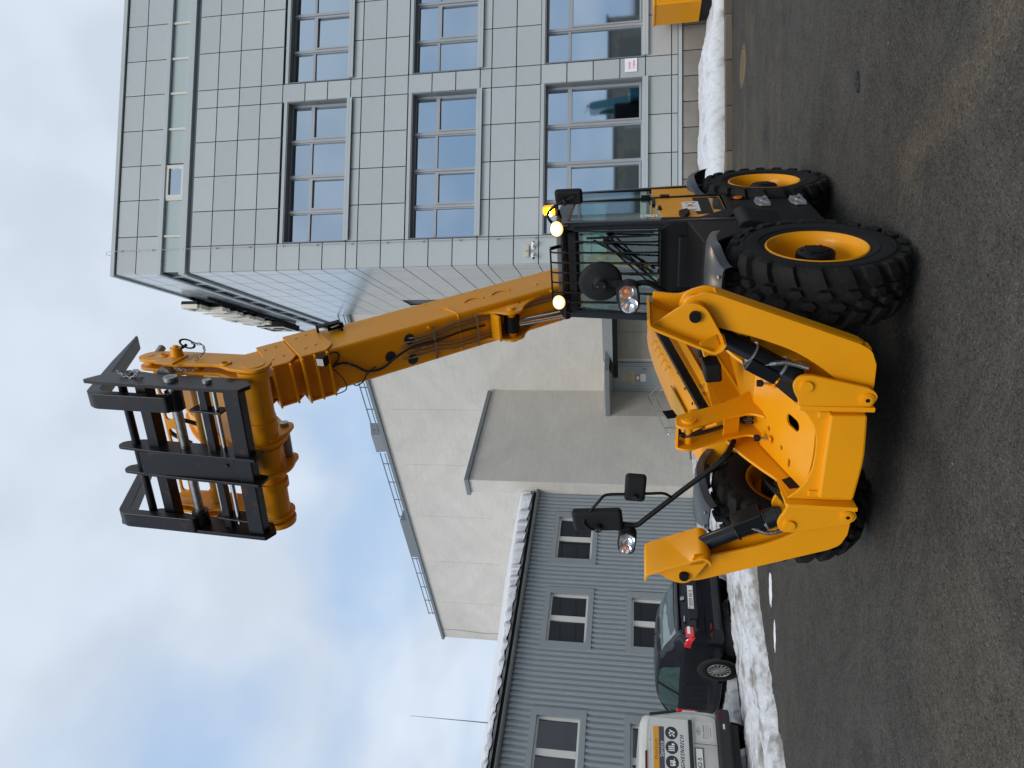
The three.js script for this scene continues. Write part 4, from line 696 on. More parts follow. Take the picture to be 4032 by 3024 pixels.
  obj(tw, 'rest_pin', [discX(-0.315, -0.045, 1.465, 0.345, 0.032), discX(-0.31, -0.285, 1.465, 0.345, 0.055), discX(-0.075, -0.05, 1.465, 0.345, 0.055)], M.yellow);
  obj(tw, 'hydraulic_hose', [tube([[-0.15, 1.0, 0.05], [-0.13, 1.2, 0.2], [-0.14, 1.4, 0.31], [-0.13, 1.52, 0.33], [-0.17, 1.53, 0.36], [-0.19, 1.48, 0.36]], 0.014, 40, 8), tube([[-0.20, 1.0, 0.05], [-0.20, 1.2, 0.21], [-0.21, 1.38, 0.3], [-0.22, 1.5, 0.32], [-0.19, 1.46, 0.37], [-0.16, 1.36, 0.33]], 0.016, 40, 8)], M.hose);
  obj(tw, 'hose_end', [rod([-0.135, 1.49, 0.33], [-0.13, 1.54, 0.34], 0.018, 0.018, 6), rod([-0.205, 1.49, 0.33], [-0.205, 1.54, 0.335], 0.018, 0.018, 6)], M.steel);
  // pipes and clamps along the well
  const hs = grp(t, 'well_hoses');
  obj(hs, 'hose', [tube([[-0.30, 1.13, -0.25], [-0.26, 1.10, -0.05], [-0.22, 1.02, 0.1], [-0.19, 0.96, 0.15]], 0.013, 20, 8), tube([[-0.26, 1.13, -0.3], [-0.22, 1.10, -0.08], [-0.19, 1.02, 0.08], [-0.17, 0.96, 0.12]], 0.013, 20, 8), tube([[0.05, 1.3, -0.9], [0.15, 1.22, -0.6], [0.28, 1.2, -0.35], [0.36, 1.1, -0.1], [0.43, 1.02, 0.15], [0.45, 0.95, 0.3]], 0.03, 40, 10)], M.hose);
  obj(hs, 'valve_block', [boxR(-0.06, 1.22, -0.55, 0.16, 0.14, 0.34, 0, 0.2, 0.1, 0.02), boxR(0.03, 1.28, -0.75, 0.10, 0.10, 0.2, 0, 0.2, 0, 0.02)], M.black);
  obj(hs, 'hose_clamp', [box(-0.245, 1.08, -0.03, 0.075, 0.04, 0.03), box(-0.28, 1.13, -0.24, 0.075, 0.04, 0.03)], M.steel);
  // ---- engine pod on the far side ----
  const pod = grp(t, 'engine_pod');
  {
    // hood: cross sections along z (z, inner top y, crown y, outer x)
    const st = [[-3.15, 1.62, 1.64, -1.02], [-3.0, 1.72, 1.74, -1.12], [-2.4, 1.655, 1.675, -1.17], [-1.8, 1.545, 1.58, -1.18], [-1.2, 1.43, 1.48, -1.17], [-0.8, 1.35, 1.405, -1.14], [-0.55, 1.305, 1.35, -1.10], [-0.42, 1.24, 1.28, -1.02], [-0.34, 1.05, 1.10, -0.92]];
    const ring = ([z, yi, yc, xo]) => [[-0.46, 0.98, z], [-0.46, yi - 0.06, z], [-0.48, yi - 0.01, z], [-0.53, yi + 0.02, z], [-0.66, lerp(yi, yc, 0.75), z], [-0.80, yc, z], [-0.95, yc - 0.02, z], [xo + 0.07, yc - 0.09, z], [xo, yc - 0.22, z], [xo, 1.15, z], [xo + 0.01, 0.80, z], [-0.5, 0.80, z]];
    const pos = [], rs = st.map(ring), n = rs[0].length;
    for (let i = 0; i < rs.length - 1; i++) for (let k = 0; k < n; k++) { const l = (k + 1) % n, a = rs[i][k], b = rs[i][l], c = rs[i + 1][l], d = rs[i + 1][k]; pos.push(...a, ...d, ...c, ...a, ...c, ...b); }
    for (const [r, f] of [[rs[0], 1], [rs[rs.length - 1], -1]]) for (let k = 1; k < n - 1; k++) pos.push(...r[0], ...(f > 0 ? r[k] : r[k + 1]), ...(f > 0 ? r[k + 1] : r[k]));
    let g = new THREE.BufferGeometry(); g.setAttribute('position', new THREE.Float32BufferAttribute(pos, 3)); g = toCreasedNormals(mergeVertices(g, 1e-4), R(35));
    obj(pod, 'hood', g, M.yellow);
    // black seal strip along the inner edge, falling towards the front
    const strip = (x0, x1, z0, z1, y0, y1, w) => { const A = [(x0 + x1) / 2, y0, z0], B = [(x0 + x1) / 2, y1, z1]; return beam(A, B, Math.abs(x1 - x0), w); };
    obj(pod, 'seal_strip', [strip(-0.475, -0.435, -2.9, -0.38, 1.70, 1.225, 0.105)], M.black);
    obj(pod, 'side_panel', [beam([-0.44, 1.57, -2.9], [-0.44, 1.10, -0.32], 0.03, 0.16), boxR(-0.41, 1.19, -1.5, 0.012, 0.26, 2.9, R(9.5), 0, R(22))], M.yellow);
    obj(pod, 'flange', [boxR(-0.405, 1.30, -1.35, 0.09, 0.012, 2.7, R(9.5), 0, R(-30))], M.yellow);
    obj(pod, 'hood_catch', [box(-0.62, 1.34, -0.50, 0.28, 0.14, 0.24, 0.05)], M.yellow);
    obj(pod, 'mesh_inset', [boxR(-0.74, 1.445, -1.0, 0.26, 0.02, 0.66, R(11), 0, R(5), 0.008)], M.yellowDull);
    for (let i = 0; i < 5; i++) { const z = -1.62 - i * 0.17, y = 1.545 + i * 0.031; const c = new THREE.ConeGeometry(0.085, 0.075, 4).rotateY(Math.PI / 4).scale(1, 1, 0.9); obj(pod, 'air_scoop', c.rotateZ(0.35).translate(-0.60, y, z), M.yellow); }
    const bl = []; for (const [z, y] of [[-1.35, 1.45], [-1.0, 1.40], [-0.7, 1.35]]) bl.push(box(-0.485, y + 0.005, z, 0.02, 0.012, 0.02)); obj(pod, 'clip', bl, M.black);
    obj(pod, 'screw', [[-0.9, 1.15], [-0.75, 1.13]].map(([z, y]) => discX(-0.42, -0.395, y + 0.12, z, 0.012, 8)), M.steel);
    obj(pod, 'skirt', [lim(-1.14, -0.48, 0.55, 0.80, -1.6, -0.72, 0.03)], M.black);
    obj(pod, 'exhaust_shield', [boxR(-0.30, 1.58, -0.16, 0.012, 0.09, 0.12, 0.3, 0, 0)], M.black);
  }
  // ---- mudguards ----
  function guard(x, z, a0, a1, w, name = 'mudguard') {
    const n = 26, pos = [], rO = 0.735, prof = [[-w / 2, -0.02], [-w / 2, 0.0], [-w * 0.42, 0.012], [0, 0.018], [w * 0.42, 0.012], [w / 2, -0.0], [w / 2 + 0.012, -0.05]];
    for (let i = 0; i < n; i++) for (let k = 0; k < prof.length - 1; k++) {
      const P = (ii, kk, t0) => { const q = lerp(a0, a1, ii / n), taper = 1 - 0.45 * smooth(0.6, 1, ii / n), r = rO + prof[kk][1] - t0; return [x + prof[kk][0] * taper, 0.62 + r * Math.cos(q), z + r * Math.sin(q)]; };
      for (const t0 of [0, 0.012]) { const a = P(i, k, t0), b = P(i, k + 1, t0), c = P(i + 1, k + 1, t0), d = P(i + 1, k, t0); if (t0) pos.push(...a, ...b, ...c, ...a, ...c, ...d); else pos.push(...a, ...c, ...b, ...a, ...d, ...c); }
    }
    const g = new THREE.BufferGeometry(); g.setAttribute('position', new THREE.Float32BufferAttribute(pos, 3));
    return toCreasedNormals(mergeVertices(g, 1e-4), R(40));
  }
  for (const [x, z, a0, a1] of [[1.0, 0, R(-22), R(28)], [-1.0, 0, R(-40), R(29)], [1.0, -2.37, R(-45), R(30)], [-1.0, -2.37, R(-60), R(40)]]) {
    const g = grp(t, 'mudguard'); obj(g, 'guard_shell', guard(x, z, a0, a1, 0.44), M.guard);
    obj(g, 'guard_bolt', [-0.08, 0.06].map((q) => { const s = Math.sign(x); return rod([x + q, 0.62 + 0.745 * Math.cos(0.45), z + 0.745 * Math.sin(0.45)], [x + q, 0.62 + 0.765 * Math.cos(0.45), z + 0.765 * Math.sin(0.45)], 0.013, 0.013, 8); }), M.steel);
    obj(g, 'guard_stay', [rod([x * 0.72, 1.1, z - 0.1], [x * 0.9, 1.34, z - 0.1], 0.02)], M.black);
  }
  // ---- left side: tank, step box, steps ----
  obj(t, 'wing_panel', [extZY([[-0.30, 1.36, 0.03], [-0.30, 1.25], [-0.62, 0.98], [-0.98, 0.98], [-0.98, 1.45, 0.02]], 0.62, 1.14, 0.03, 0.012)], M.black);
  const sb = grp(t, 'step_box');
  obj(sb, 'tank', [lim(0.42, 1.13, 0.34, 1.03, -1.74, -0.78, 0.03), extXY([[0.6, 1.05], [1.16, 1.05, 0.03], [1.19, 0.98, 0.05], [1.12, 0.62, 0.1], [0.9, 0.55], [0.6, 0.6]], -1.22, -0.72, 0.02, 0.01)], M.black);
  for (const y of [0.765, 0.465]) {
    const pts = [[-1.32, 0], [-1.32, 0.075], [-1.37, 0.105, 0.03], [-1.66, 0.105, 0.05], [-1.72, 0.05, 0.03], [-1.72, 0]];
    const q = grp(sb, 'step'); q.name = 'step_tread';
    sb.remove(q);
    obj(sb, 'step', [extZY([[-1.40, y - 0.07], [-1.40, y + 0.005], [-1.45, y + 0.045, 0.03], [-1.62, y + 0.05, 0.05], [-1.72, y + 0.0, 0.04], [-1.73, y - 0.07]], 1.135, 1.152, 0, 0.002), boxR(1.156, y - 0.02, -1.56, 0.01, 0.016, 0.26, 0.3, 0, 0), boxR(1.156, y - 0.045, -1.62, 0.01, 0.012, 0.16, -0.5, 0, 0), box(1.158, y - 0.062, -1.565, 0.014, 0.014, 0.32)], M.galv);
  }
  obj(sb, 'side_marker', [discX(1.13, 1.142, 0.93, -1.80, 0.042, 20).scale(1, 1, 1)], phy(lin(0.75, 0.16, 0.01), 0.25));
  obj(sb, 'marker_bracket', [box(1.07, 0.95, -1.85, 0.12, 0.16, 0.12, 0.02)], M.black);
}
// ---------------- cab ----------------
{
  const c = grp(tele, 'cab');
  const X0 = 0.20, X1 = 1.15, ZF = -0.95, ZR = -2.42;
  const A = (x, y, dz = 0) => [x, y, ZF - 0.15 * smooth(1.6, 2.55, y) + dz];
  // corner posts
  obj(c, 'front_post', [beam(A(1.115, 1.02), A(1.095, 2.50), 0.075, 0.085, 0.02)], M.blackSatin);
  obj(c, 'front_post', [beam(A(0.235, 1.02), A(0.27, 2.50), 0.07, 0.085, 0.02)], M.blackSatin);
  obj(c, 'rear_post', [beam([1.12, 1.02, ZR], [1.10, 2.5, ZR + 0.04], 0.06, 0.07, 0.015)], M.blackSatin);
  obj(c, 'rear_post', [beam([0.235, 1.02, ZR], [0.25, 2.5, ZR + 0.04], 0.06, 0.07, 0.015)], M.blackSatin);
  obj(c, 'door_post', [beam([1.135, 1.05, -1.93], [1.118, 2.48, -1.93], 0.03, 0.045, 0.008)], M.black);
  obj(c, 'roof', [extZY([[ZF - 0.1, 2.47, 0.03], [ZF - 0.07, 2.53, 0.04], [ZF - 0.25, 2.60, 0.08], [ZR + 0.1, 2.62, 0.06], [ZR - 0.04, 2.57, 0.03], [ZR - 0.03, 2.47]], X0 + 0.02, X1 - 0.02, 0, 0.02)], M.blackSatin);
  obj(c, 'headliner', [lim(X0 + 0.06, X1 - 0.06, 2.44, 2.46, ZR + 0.05, ZF - 0.2)], M.plastic);
  obj(c, 'visor', [lim(X0 + 0.10, X1 - 0.10, 2.40, 2.54, ZF - 0.145, ZF - 0.105, 0.01)], M.plastic);
  // lower body
  obj(c, 'front_panel', [extXY([[X0 + 0.0, 1.02], [X1 - 0.02, 1.02, 0.03], [X1, 1.10, 0.03], [X1 - 0.02, 1.60, 0.02], [X1 - 0.06, 1.66], [X0 + 0.02, 1.66], [X0, 1.60]], ZF - 0.10, ZF + 0.02, 0, 0.012), lim(0.55, 1.02, 1.18, 1.52, ZF + 0.0, ZF + 0.055, 0.03), lim(0.30, 0.52, 1.30, 1.58, ZF, ZF + 0.07, 0.03)], M.black);
  obj(c, 'floor', [lim(X0, X1 - 0.02, 1.0, 1.05, ZR, ZF - 0.1)], M.black);
  obj(c, 'inner_side', [lim(X0, X0 + 0.04, 1.05, 1.60, ZR, ZF - 0.1)], M.black);
  obj(c, 'rear_panel', [lim(X0 + 0.04, X1 - 0.05, 1.05, 1.45, ZR - 0.02, ZR + 0.03)], M.black);
  // door: lower yellow panel with black surround, glass above
  const d = grp(c, 'door');
  obj(d, 'door_panel', [extZY([[ZF - 0.12, 1.64, 0.02], [ZF - 0.10, 1.32, 0.03], [-1.30, 1.09, 0.05], [-1.90, 1.09, 0.02], [-1.90, 1.70, 0.02], [-1.6, 1.69]], 1.118, 1.135, 0, 0.003)], M.yellow);
  obj(d, 'rear_side_panel', [extZY([[-1.96, 1.30], [-1.96, 1.72], [-2.36, 1.72], [-2.36, 1.32]], 1.116, 1.132, 0.02, 0.003)], M.yellow);
  obj(d, 'door_rail', lim(1.112, 1.145, 1.695, 1.725, -1.90, -1.62), M.black); obj(d, 'door_frame', [extZY([[ZF - 0.06, 1.66], [ZF - 0.06, 1.10], [-1.12, 1.03], [-2.40, 1.03], [-2.40, 1.07], [-1.32, 1.075], [ZF - 0.10, 1.33], [ZF - 0.13, 1.66]], 1.112, 1.15, 0.02, 0.005)], M.black);
  obj(d, 'low_window', [extZY([[-1.30, 1.10], [-1.36, 1.19], [-1.86, 1.19], [-1.86, 1.10]], 1.134, 1.139, 0.02, 0)], M.glassDark);
  obj(d, 'door_handle', [extZY([[-1.06, 1.45], [-1.14, 1.50, 0.04], [-1.26, 1.50, 0.04], [-1.33, 1.42, 0.04], [-1.20, 1.40, 0.04]], 1.135, 1.165, 0.02, 0.006)], M.plastic);
  obj(d, 'hinge', [box(1.145, 1.60, -1.93, 0.03, 0.09, 0.07, 0.006), box(1.145, 1.16, -1.93, 0.03, 0.09, 0.07, 0.006), box(1.145, 1.78, -1.95, 0.03, 0.09, 0.06, 0.006)], M.black);
  obj(d, 'window_knob', [rod([1.135, 1.66, -1.42], [1.165, 1.66, -1.42], 0.022, 0.016, 12), rod([1.165, 1.66, -1.42], [1.172, 1.67, -1.42], 0.012, 0.008, 8)], M.plastic);
  { // three bold white letters, cut from sheet
    const h = 0.15, w = 0.12, x = 1.1405, y = 1.305, k = 0.040;
    const L = (name, z, bars) => obj(d, name, bars.map(([a0, a1, b0, b1]) => lim(x, x + 0.003, y + b0 * h, y + b1 * h, z - a1 * w, z - a0 * w)), M.white);
    const f = k / w, g = k / h * 0.8;
    L('letter', -1.29, [[1 - f, 1, g, 1], [0, 1, 0, g], [0, f, g, 0.42]]);
    L('letter', -1.425, [[0, f, 0, 1], [f, 1, 0, g], [f, 1, 1 - g, 1], [1 - f, 1, g, 0.36], [1 - f, 1, 0.66, 1 - g]]);
    L('letter', -1.56, [[0, f, 0, 1], [f, 0.9, 0, g], [f, 0.9, 1 - g, 1], [f, 0.9, 0.5 - g / 2, 0.5 + g / 2], [1 - f, 1, g * 0.5, 0.48], [1 - f, 1, 0.54, 1 - g * 0.5]]);
    obj(d, 'letter_backing', [lim(1.1365, 1.1385, 1.20, 1.345, -1.86, -1.20)], M.black);
  }
  const lab = print(128, 192, (g, w, h) => { g.fillStyle = '#dfe3e4'; g.fillRect(0, 0, w, h); g.fillStyle = '#555b60'; for (let i = 0; i < 6; i++) for (let k = 0; k < 3; k++) if ((i * 7 + k * 3) % 4) g.fillRect(10 + k * 38, 12 + i * 29, 26, 15); g.fillStyle = '#d2602a'; g.fillRect(86, 12, 28, 40); });
  sheet(c, 'warning_label', 0.10, 0.15, lab, [1.131, 1.76, -1.22], [0, Math.PI / 2, 0]);
  // glazing
  obj(c, 'windscreen', [beam(A(0.675, 1.68, -0.03), A(0.675, 2.46, -0.03), 0.80, 0.006)], M.glassCab);
  obj(c, 'door_glass', [extZY([[ZF - 0.12, 1.68], [ZF - 0.22, 2.46], [-1.90, 2.46], [-1.90, 1.72], [-1.6, 1.70]], 1.122, 1.128, 0.02, 0)], M.glassCab);
  obj(c, 'side_glass', [extZY([[-1.96, 1.74], [-1.96, 2.46], [-2.36, 2.46], [-2.38, 1.74]], 1.118, 1.124, 0.02, 0)], M.glassCab);
  obj(c, 'rear_glass', [lim(X0 + 0.08, X1 - 0.08, 1.47, 2.46, ZR + 0.005, ZR + 0.011)], M.glassCab);
  obj(c, 'inner_glass', [lim(X0 + 0.03, X0 + 0.036, 1.62, 2.46, ZR + 0.05, ZF - 0.16)], M.glassCab);
  // guard: upright bars in front of the windscreen, bent back over the roof edge
  const gd = grp(c, 'windscreen_guard');
  for (let i = 0; i < 9; i++) { const x = 0.335 + i * 0.0935, hi = i > 0 && i < 7; const top = hi ? 2.63 : 2.42;
    obj(gd, 'bar', [tube([[x, 1.655, ZF + 0.055], [x, 1.72, ZF + 0.075], [x - 0.004, 2.1, ZF + 0.03], [x - 0.008, top - 0.06, ZF - 0.03], [x - 0.008, top, ZF - 0.06]], 0.0085, 24, 6)], M.black); }
  obj(gd, 'guard_rail', rod([0.33, 1.66, ZF + 0.058], [1.09, 1.66, ZF + 0.058], 0.012), M.black);
  obj(gd, 'guard_top', [beam([0.41, 2.63, ZF - 0.055], [0.92, 2.63, ZF - 0.055], 0.012, 0.035, 0, [0, 1, 0]), beam([0.41, 2.63, ZF - 0.05], [0.43, 2.56, ZF - 0.2], 0.03, 0.012), beam([0.92, 2.63, ZF - 0.05], [0.9, 2.56, ZF - 0.2], 0.03, 0.012)], M.black);
  obj(gd, 'guard_stay', [tube([[0.335, 2.42, ZF - 0.045], [0.30, 2.46, ZF - 0.05], [0.30, 2.52, ZF - 0.1]], 0.009, 10, 6)], M.black);
  // wipers
  const wp = grp(c, 'wiper'); obj(wp, 'arm', [rod([0.98, 2.10, ZF - 0.005], [0.60, 1.68, ZF + 0.03], 0.008), rod([0.955, 2.13, ZF - 0.01], [0.56, 1.70, ZF + 0.03], 0.008), rod([1.01, 2.30, ZF - 0.03], [1.03, 1.74, ZF + 0.02], 0.010)], M.black); obj(wp, 'wiper_blade', [beam([0.99, 2.24, ZF - 0.03], [0.70, 1.72, ZF + 0.015], 0.02, 0.012)], M.rubber); obj(wp, 'pivot', [box(0.99, 2.13, ZF - 0.015, 0.07, 0.05, 0.03, 0.008)], M.black);
  // inside
  const st = grp(c, 'seat'); obj(st, 'seat_cushion', [box(0.66, 1.38, -1.85, 0.48, 0.12, 0.46, 0.05), boxR(0.66, 1.72, -2.10, 0.46, 0.62, 0.12, -0.12, 0, 0, 0.05)], M.plastic);
  obj(st, 'headrest', [box(0.66, 2.10, -2.16, 0.26, 0.16, 0.08, 0.03)], M.plastic); obj(st, 'seat_base', [lim(0.5, 0.82, 1.05, 1.32, -2.0, -1.7)], M.black);
  const sw = grp(c, 'steering_wheel'); obj(sw, 'wheel_rim', [new THREE.TorusGeometry(0.19, 0.016, 10, 36).rotateX(R(-58)).translate(0.66, 1.72, -1.38)], M.plastic); obj(sw, 'column', [rod([0.66, 1.1, -1.15], [0.66, 1.71, -1.37], 0.04), lim(0.60, 0.72, 1.69, 1.73, -1.56, -1.2)], M.plastic);
  obj(c, 'console', [lim(0.26, 0.42, 1.05, 1.62, -2.1, -1.35, 0.03), lim(0.35, 1.0, 1.40, 1.64, -1.22, -1.06, 0.04)], M.plastic);
  obj(c, 'joystick', [rod([0.36, 1.62, -1.45], [0.37, 1.80, -1.42], 0.014), rod([0.37, 1.78, -1.42], [0.37, 1.88, -1.41], 0.028)], M.plastic);
  // lit work lamps on the front roof corners
  for (const x of [1.115, 0.435]) {
    const L = grp(c, 'work_lamp'), y = x > 1 ? 2.555 : 2.565, z = ZF + 0.02;
    obj(L, 'lamp_housing', [new THREE.SphereGeometry(0.075, 24, 14, 0, Math.PI * 2, 0, Math.PI / 2).rotateX(-Math.PI / 2).scale(1, 0.82, 0.8).translate(x, y, z)], M.plastic);
    obj(L, 'lamp_bracket', [box(x, y - 0.075, z - 0.05, 0.03, 0.05, 0.06, 0.006)], M.black);
    obj(L, 'lamp_lens', [new THREE.SphereGeometry(0.068, 24, 12, 0, Math.PI * 2, 0, Math.PI / 2).rotateX(Math.PI / 2).scale(1, 0.84, 0.3).translate(x, y, z + 0.002)], std(lin(1, 0.8, 0.5), 0.3, { emissive: lin(1, 0.58, 0.20), emissiveIntensity: 1.15 }));
    obj(L, 'lamp_bulb', [new THREE.SphereGeometry(0.05, 20, 12, 0, Math.PI * 2, 0, Math.PI / 2).rotateX(Math.PI / 2).scale(1, 0.9, 0.35).translate(x, y, z + 0.009)], std(lin(1, 0.95, 0.85), 0.3, { emissive: lin(1, 0.86, 0.58), emissiveIntensity: 3.2 }));
    const s = new THREE.SpotLight(new THREE.Color(1, 0.82, 0.55), 1.2, 25, R(55), 0.8); s.position.set(x, y, z + 0.05); s.target.position.set(x, y - 2.2, z + 8); s.castShadow = true; s.name = 'lamp_light'; L.add(s, s.target);
  }
  // amber beacon
  const bc = grp(c, 'beacon'); obj(bc, 'beacon_base', [rod([1.20, 2.575, -1.28], [1.20, 2.60, -1.28], 0.052)], M.black);
  obj(bc, 'beacon_lens', [rod([1.20, 2.60, -1.28], [1.20, 2.70, -1.28], 0.05, 0.046, 24), rod([1.20, 2.70, -1.28], [1.20, 2.715, -1.28], 0.046, 0.03, 24)], phy(lin(0.95, 0.33, 0.01), 0.2, { emissive: lin(1, 0.33, 0.01), emissiveIntensity: 0.9 }));
  obj(bc, 'beacon_bulb', [new THREE.SphereGeometry(0.026, 12, 8).translate(1.175, 2.645, -1.24)], std(lin(1, 0.7, 0.3), 0.4, { emissive: lin(1, 0.62, 0.2), emissiveIntensity: 4 }));
  obj(bc, 'beacon_stay', [rod([1.12, 2.56, -1.28], [1.20, 2.58, -1.28], 0.02)], M.black);
  const bl = new THREE.PointLight(new THREE.Color(1, 0.45, 0.05), 0.6, 5); bl.position.set(1.20, 2.65, -1.21); bl.castShadow = true; bl.name = 'beacon_light'; bc.add(bl);
  // door mirror on its arm
  const mi = grp(tele, 'mirror'); const mg = new RoundedBoxGeometry(0.155, 0.24, 0.06, 4, 0.03).rotateY(R(-28)).rotateZ(R(0)).translate(1.375, 2.445, -1.0); obj(mi, 'mirror_shell', mg, M.plastic);
  obj(mi, 'mirror_arm', [tube([[1.12, 2.52, -1.02], [1.16, 2.60, -0.98], [1.24, 2.63, -0.95], [1.30, 2.58, -0.94], [1.345, 2.50, -0.95]], 0.013, 30, 8), rod([1.33, 2.49, -0.975], [1.36, 2.46, -0.95], 0.03, 0.026, 12), boxR(1.375, 2.43, -0.955, 0.02, 0.08, 0.02, 0, 0, 0.5)], M.plastic);
}
// ---------------- front lamps and mirrors on stalks ----------------
function headlamp(parent, x, y, z, s) {
  const h = grp(parent, 'headlamp');
  const sh = poly([[-0.105 * s, -0.035, 0.05], [-0.085 * s, 0.055, 0.05], [0.06 * s, 0.072, 0.06], [0.105 * s, 0.02, 0.05], [0.09 * s, -0.055, 0.05], [-0.05 * s, -0.072, 0.05]]);
  obj(h, 'lamp_housing', [ext(sh, 0.075, 0.012, 10).translate(x, y, z - 0.075)], M.plastic);
  const lens = poly([[-0.095 * s, -0.03, 0.045], [-0.077 * s, 0.047, 0.045], [0.056 * s, 0.063, 0.05], [0.095 * s, 0.017, 0.045], [0.082 * s, -0.048, 0.045], [-0.047 * s, -0.063, 0.045]]);
  obj(h, 'lamp_bowl', [ext(lens.clone(), 0.006, 0.001, 10).translate(x, y, z - 0.001)], M.steel);
  const cup = (cx, cy, r) => new THREE.LatheGeometry([[0.012, -0.02], [r * 0.5, -0.012], [r * 0.8, 0.0], [r, 0.016]].map((p) => new THREE.Vector2(...p)), 24).rotateX(Math.PI / 2).translate(x + cx, y + cy, z + 0.024);
  obj(h, 'reflector', [cup(-0.035 * s, -0.005, 0.05), cup(0.045 * s, 0.01, 0.042)], M.reflector);
  obj(h, 'indicator_bulb', [new THREE.SphereGeometry(0.016, 12, 8).translate(x + 0.048 * s, y + 0.01, z + 0.02)], phy(lin(0.75, 0.22, 0.02), 0.2));
  obj(h, 'lamp_lens', [ext(lens, 0.012, 0.005, 10).translate(x, y, z + 0.028)], M.glassLamp);
  obj(h, 'lamp_rim', [ext((() => { const o = poly([[-0.102 * s, -0.033, 0.05], [-0.082 * s, 0.052, 0.05], [0.059 * s, 0.069, 0.055], [0.102 * s, 0.019, 0.05], [0.088 * s, -0.053, 0.05], [-0.049 * s, -0.069, 0.05]]); o.holes.push(poly([[-0.094 * s, -0.03, 0.045], [-0.076 * s, 0.047, 0.045], [0.055 * s, 0.062, 0.05], [0.094 * s, 0.017, 0.045], [0.081 * s, -0.048, 0.045], [-0.046 * s, -0.062, 0.045]])); return o; })(), 0.035, 0.002, 10).translate(x, y, z - 0.002)], M.plastic);
  h.children.forEach((o) => { o.geometry.translate(-x, -y, -z); o.geometry.scale(1.14, 1.14, 1.05); o.geometry.translate(x, y, z); });
  return h;
}
{
  const L = headlamp(tele, 1.0, 1.915, 0.55, 1); L.name = 'headlamp';
  const a = grp(tele, 'lamp_arm'); obj(a, 'arm_tube', [tube([[0.44, 1.05, -0.05], [0.62, 1.35, 0.2], [0.93, 1.60, 0.42], [1.07, 1.76, 0.48], [1.08, 1.84, 0.48], [1.06, 1.93, 0.48], [1.07, 2.02, 0.47], [1.09, 2.10, 0.46]], 0.021, 60, 10)], M.black);
  obj(a, 'bracket', box(1.02, 1.985, 0.48, 0.12, 0.03, 0.06, 0.008), M.black); obj(a, 'bracket', boxR(0.42, 1.10, 0.0, 0.03, 0.2, 0.12, 0, 0, 0.2), M.black);
  const rm = grp(tele, 'round_mirror'); rm.position.set(1.09, 2.105, 0.48); rm.rotation.set(R(4), R(-8), 0);
  obj(rm, 'mirror_shell', new THREE.LatheGeometry([[0, 0.05], [0.03, 0.05], [0.04, 0.035], [0.06, 0.022], [0.12, 0.012], [0.142, 0.0], [0.150, -0.012], [0.146, -0.024], [0, -0.024]].map((p) => new THREE.Vector2(...p)), 48).rotateX(Math.PI / 2), M.plastic);
  obj(rm, 'mirror_mount', [discZ(0, 0, 0.03, 0.065, 0.036), box(0.0, -0.075, 0.022, 0.045, 0.15, 0.02, 0.006), box(-0.02, 0.05, 0.02, 0.05, 0.03, 0.02, 0.004)], M.plastic); obj(rm, 'screw', [discZ(0, 0.022, 0.065, 0.068, 0.005, 8), discZ(0, -0.022, 0.065, 0.068, 0.005, 8)], M.steel);

  headlamp(tele, -1.085, 1.93, 0.55, -1);
  const b = grp(tele, 'lamp_arm'); obj(b, 'arm_tube', [tube([[-0.33, 1.10, 0.20], [-0.37, 1.165, 0.34], [-0.42, 1.22, 0.38], [-0.66, 1.50, 0.43], [-0.90, 1.78, 0.49], [-0.95, 1.835, 0.50], [-0.965, 1.88, 0.50], [-0.96, 2.0, 0.49], [-0.95, 2.10, 0.48]], 0.021, 70, 10), tube([[-0.72, 1.575, 0.45], [-0.665, 1.64, 0.47], [-0.655, 1.75, 0.49], [-0.66, 1.9, 0.5], [-0.66, 2.05, 0.51], [-0.67, 2.11, 0.52], [-0.71, 2.15, 0.54], [-0.86, 2.26, 0.56], [-0.92, 2.265, 0.57], [-0.955, 2.22, 0.58], [-0.962, 2.17, 0.57]], 0.0115, 60, 8)], M.black);
  obj(b, 'bracket', [box(-0.99, 1.95, 0.49, 0.06, 0.16, 0.05, 0.01)], M.plastic);
  const m1 = grp(tele, 'mirror'); obj(m1, 'mirror_shell', [new RoundedBoxGeometry(0.29, 0.165, 0.07, 4, 0.032).rotateY(R(-14)).rotateZ(R(-3)).translate(-0.595, 1.865, 0.50)], M.plastic); obj(m1, 'mirror_mount', [rod([-0.665, 1.865, 0.53], [-0.66, 1.868, 0.56], 0.026, 0.022, 12)], M.plastic);
  const m2 = grp(tele, 'mirror'); obj(m2, 'mirror_shell', [new RoundedBoxGeometry(0.235, 0.405, 0.075, 4, 0.034).rotateY(R(-12)).rotateZ(R(4)).translate(-0.905, 2.165, 0.52)], M.plastic); obj(m2, 'mirror_mount', [rod([-0.955, 2.16, 0.55], [-0.955, 2.16, 0.59], 0.036, 0.03, 16), boxR(-0.955, 2.16, 0.57, 0.05, 0.03, 0.05, 0, 0, 0)], M.plastic); obj(m2, 'screw', [discZ(-0.955, 2.175, 0.59, 0.596, 0.005, 8), discZ(-0.955, 2.145, 0.59, 0.596, 0.005, 8)], M.steel);
}
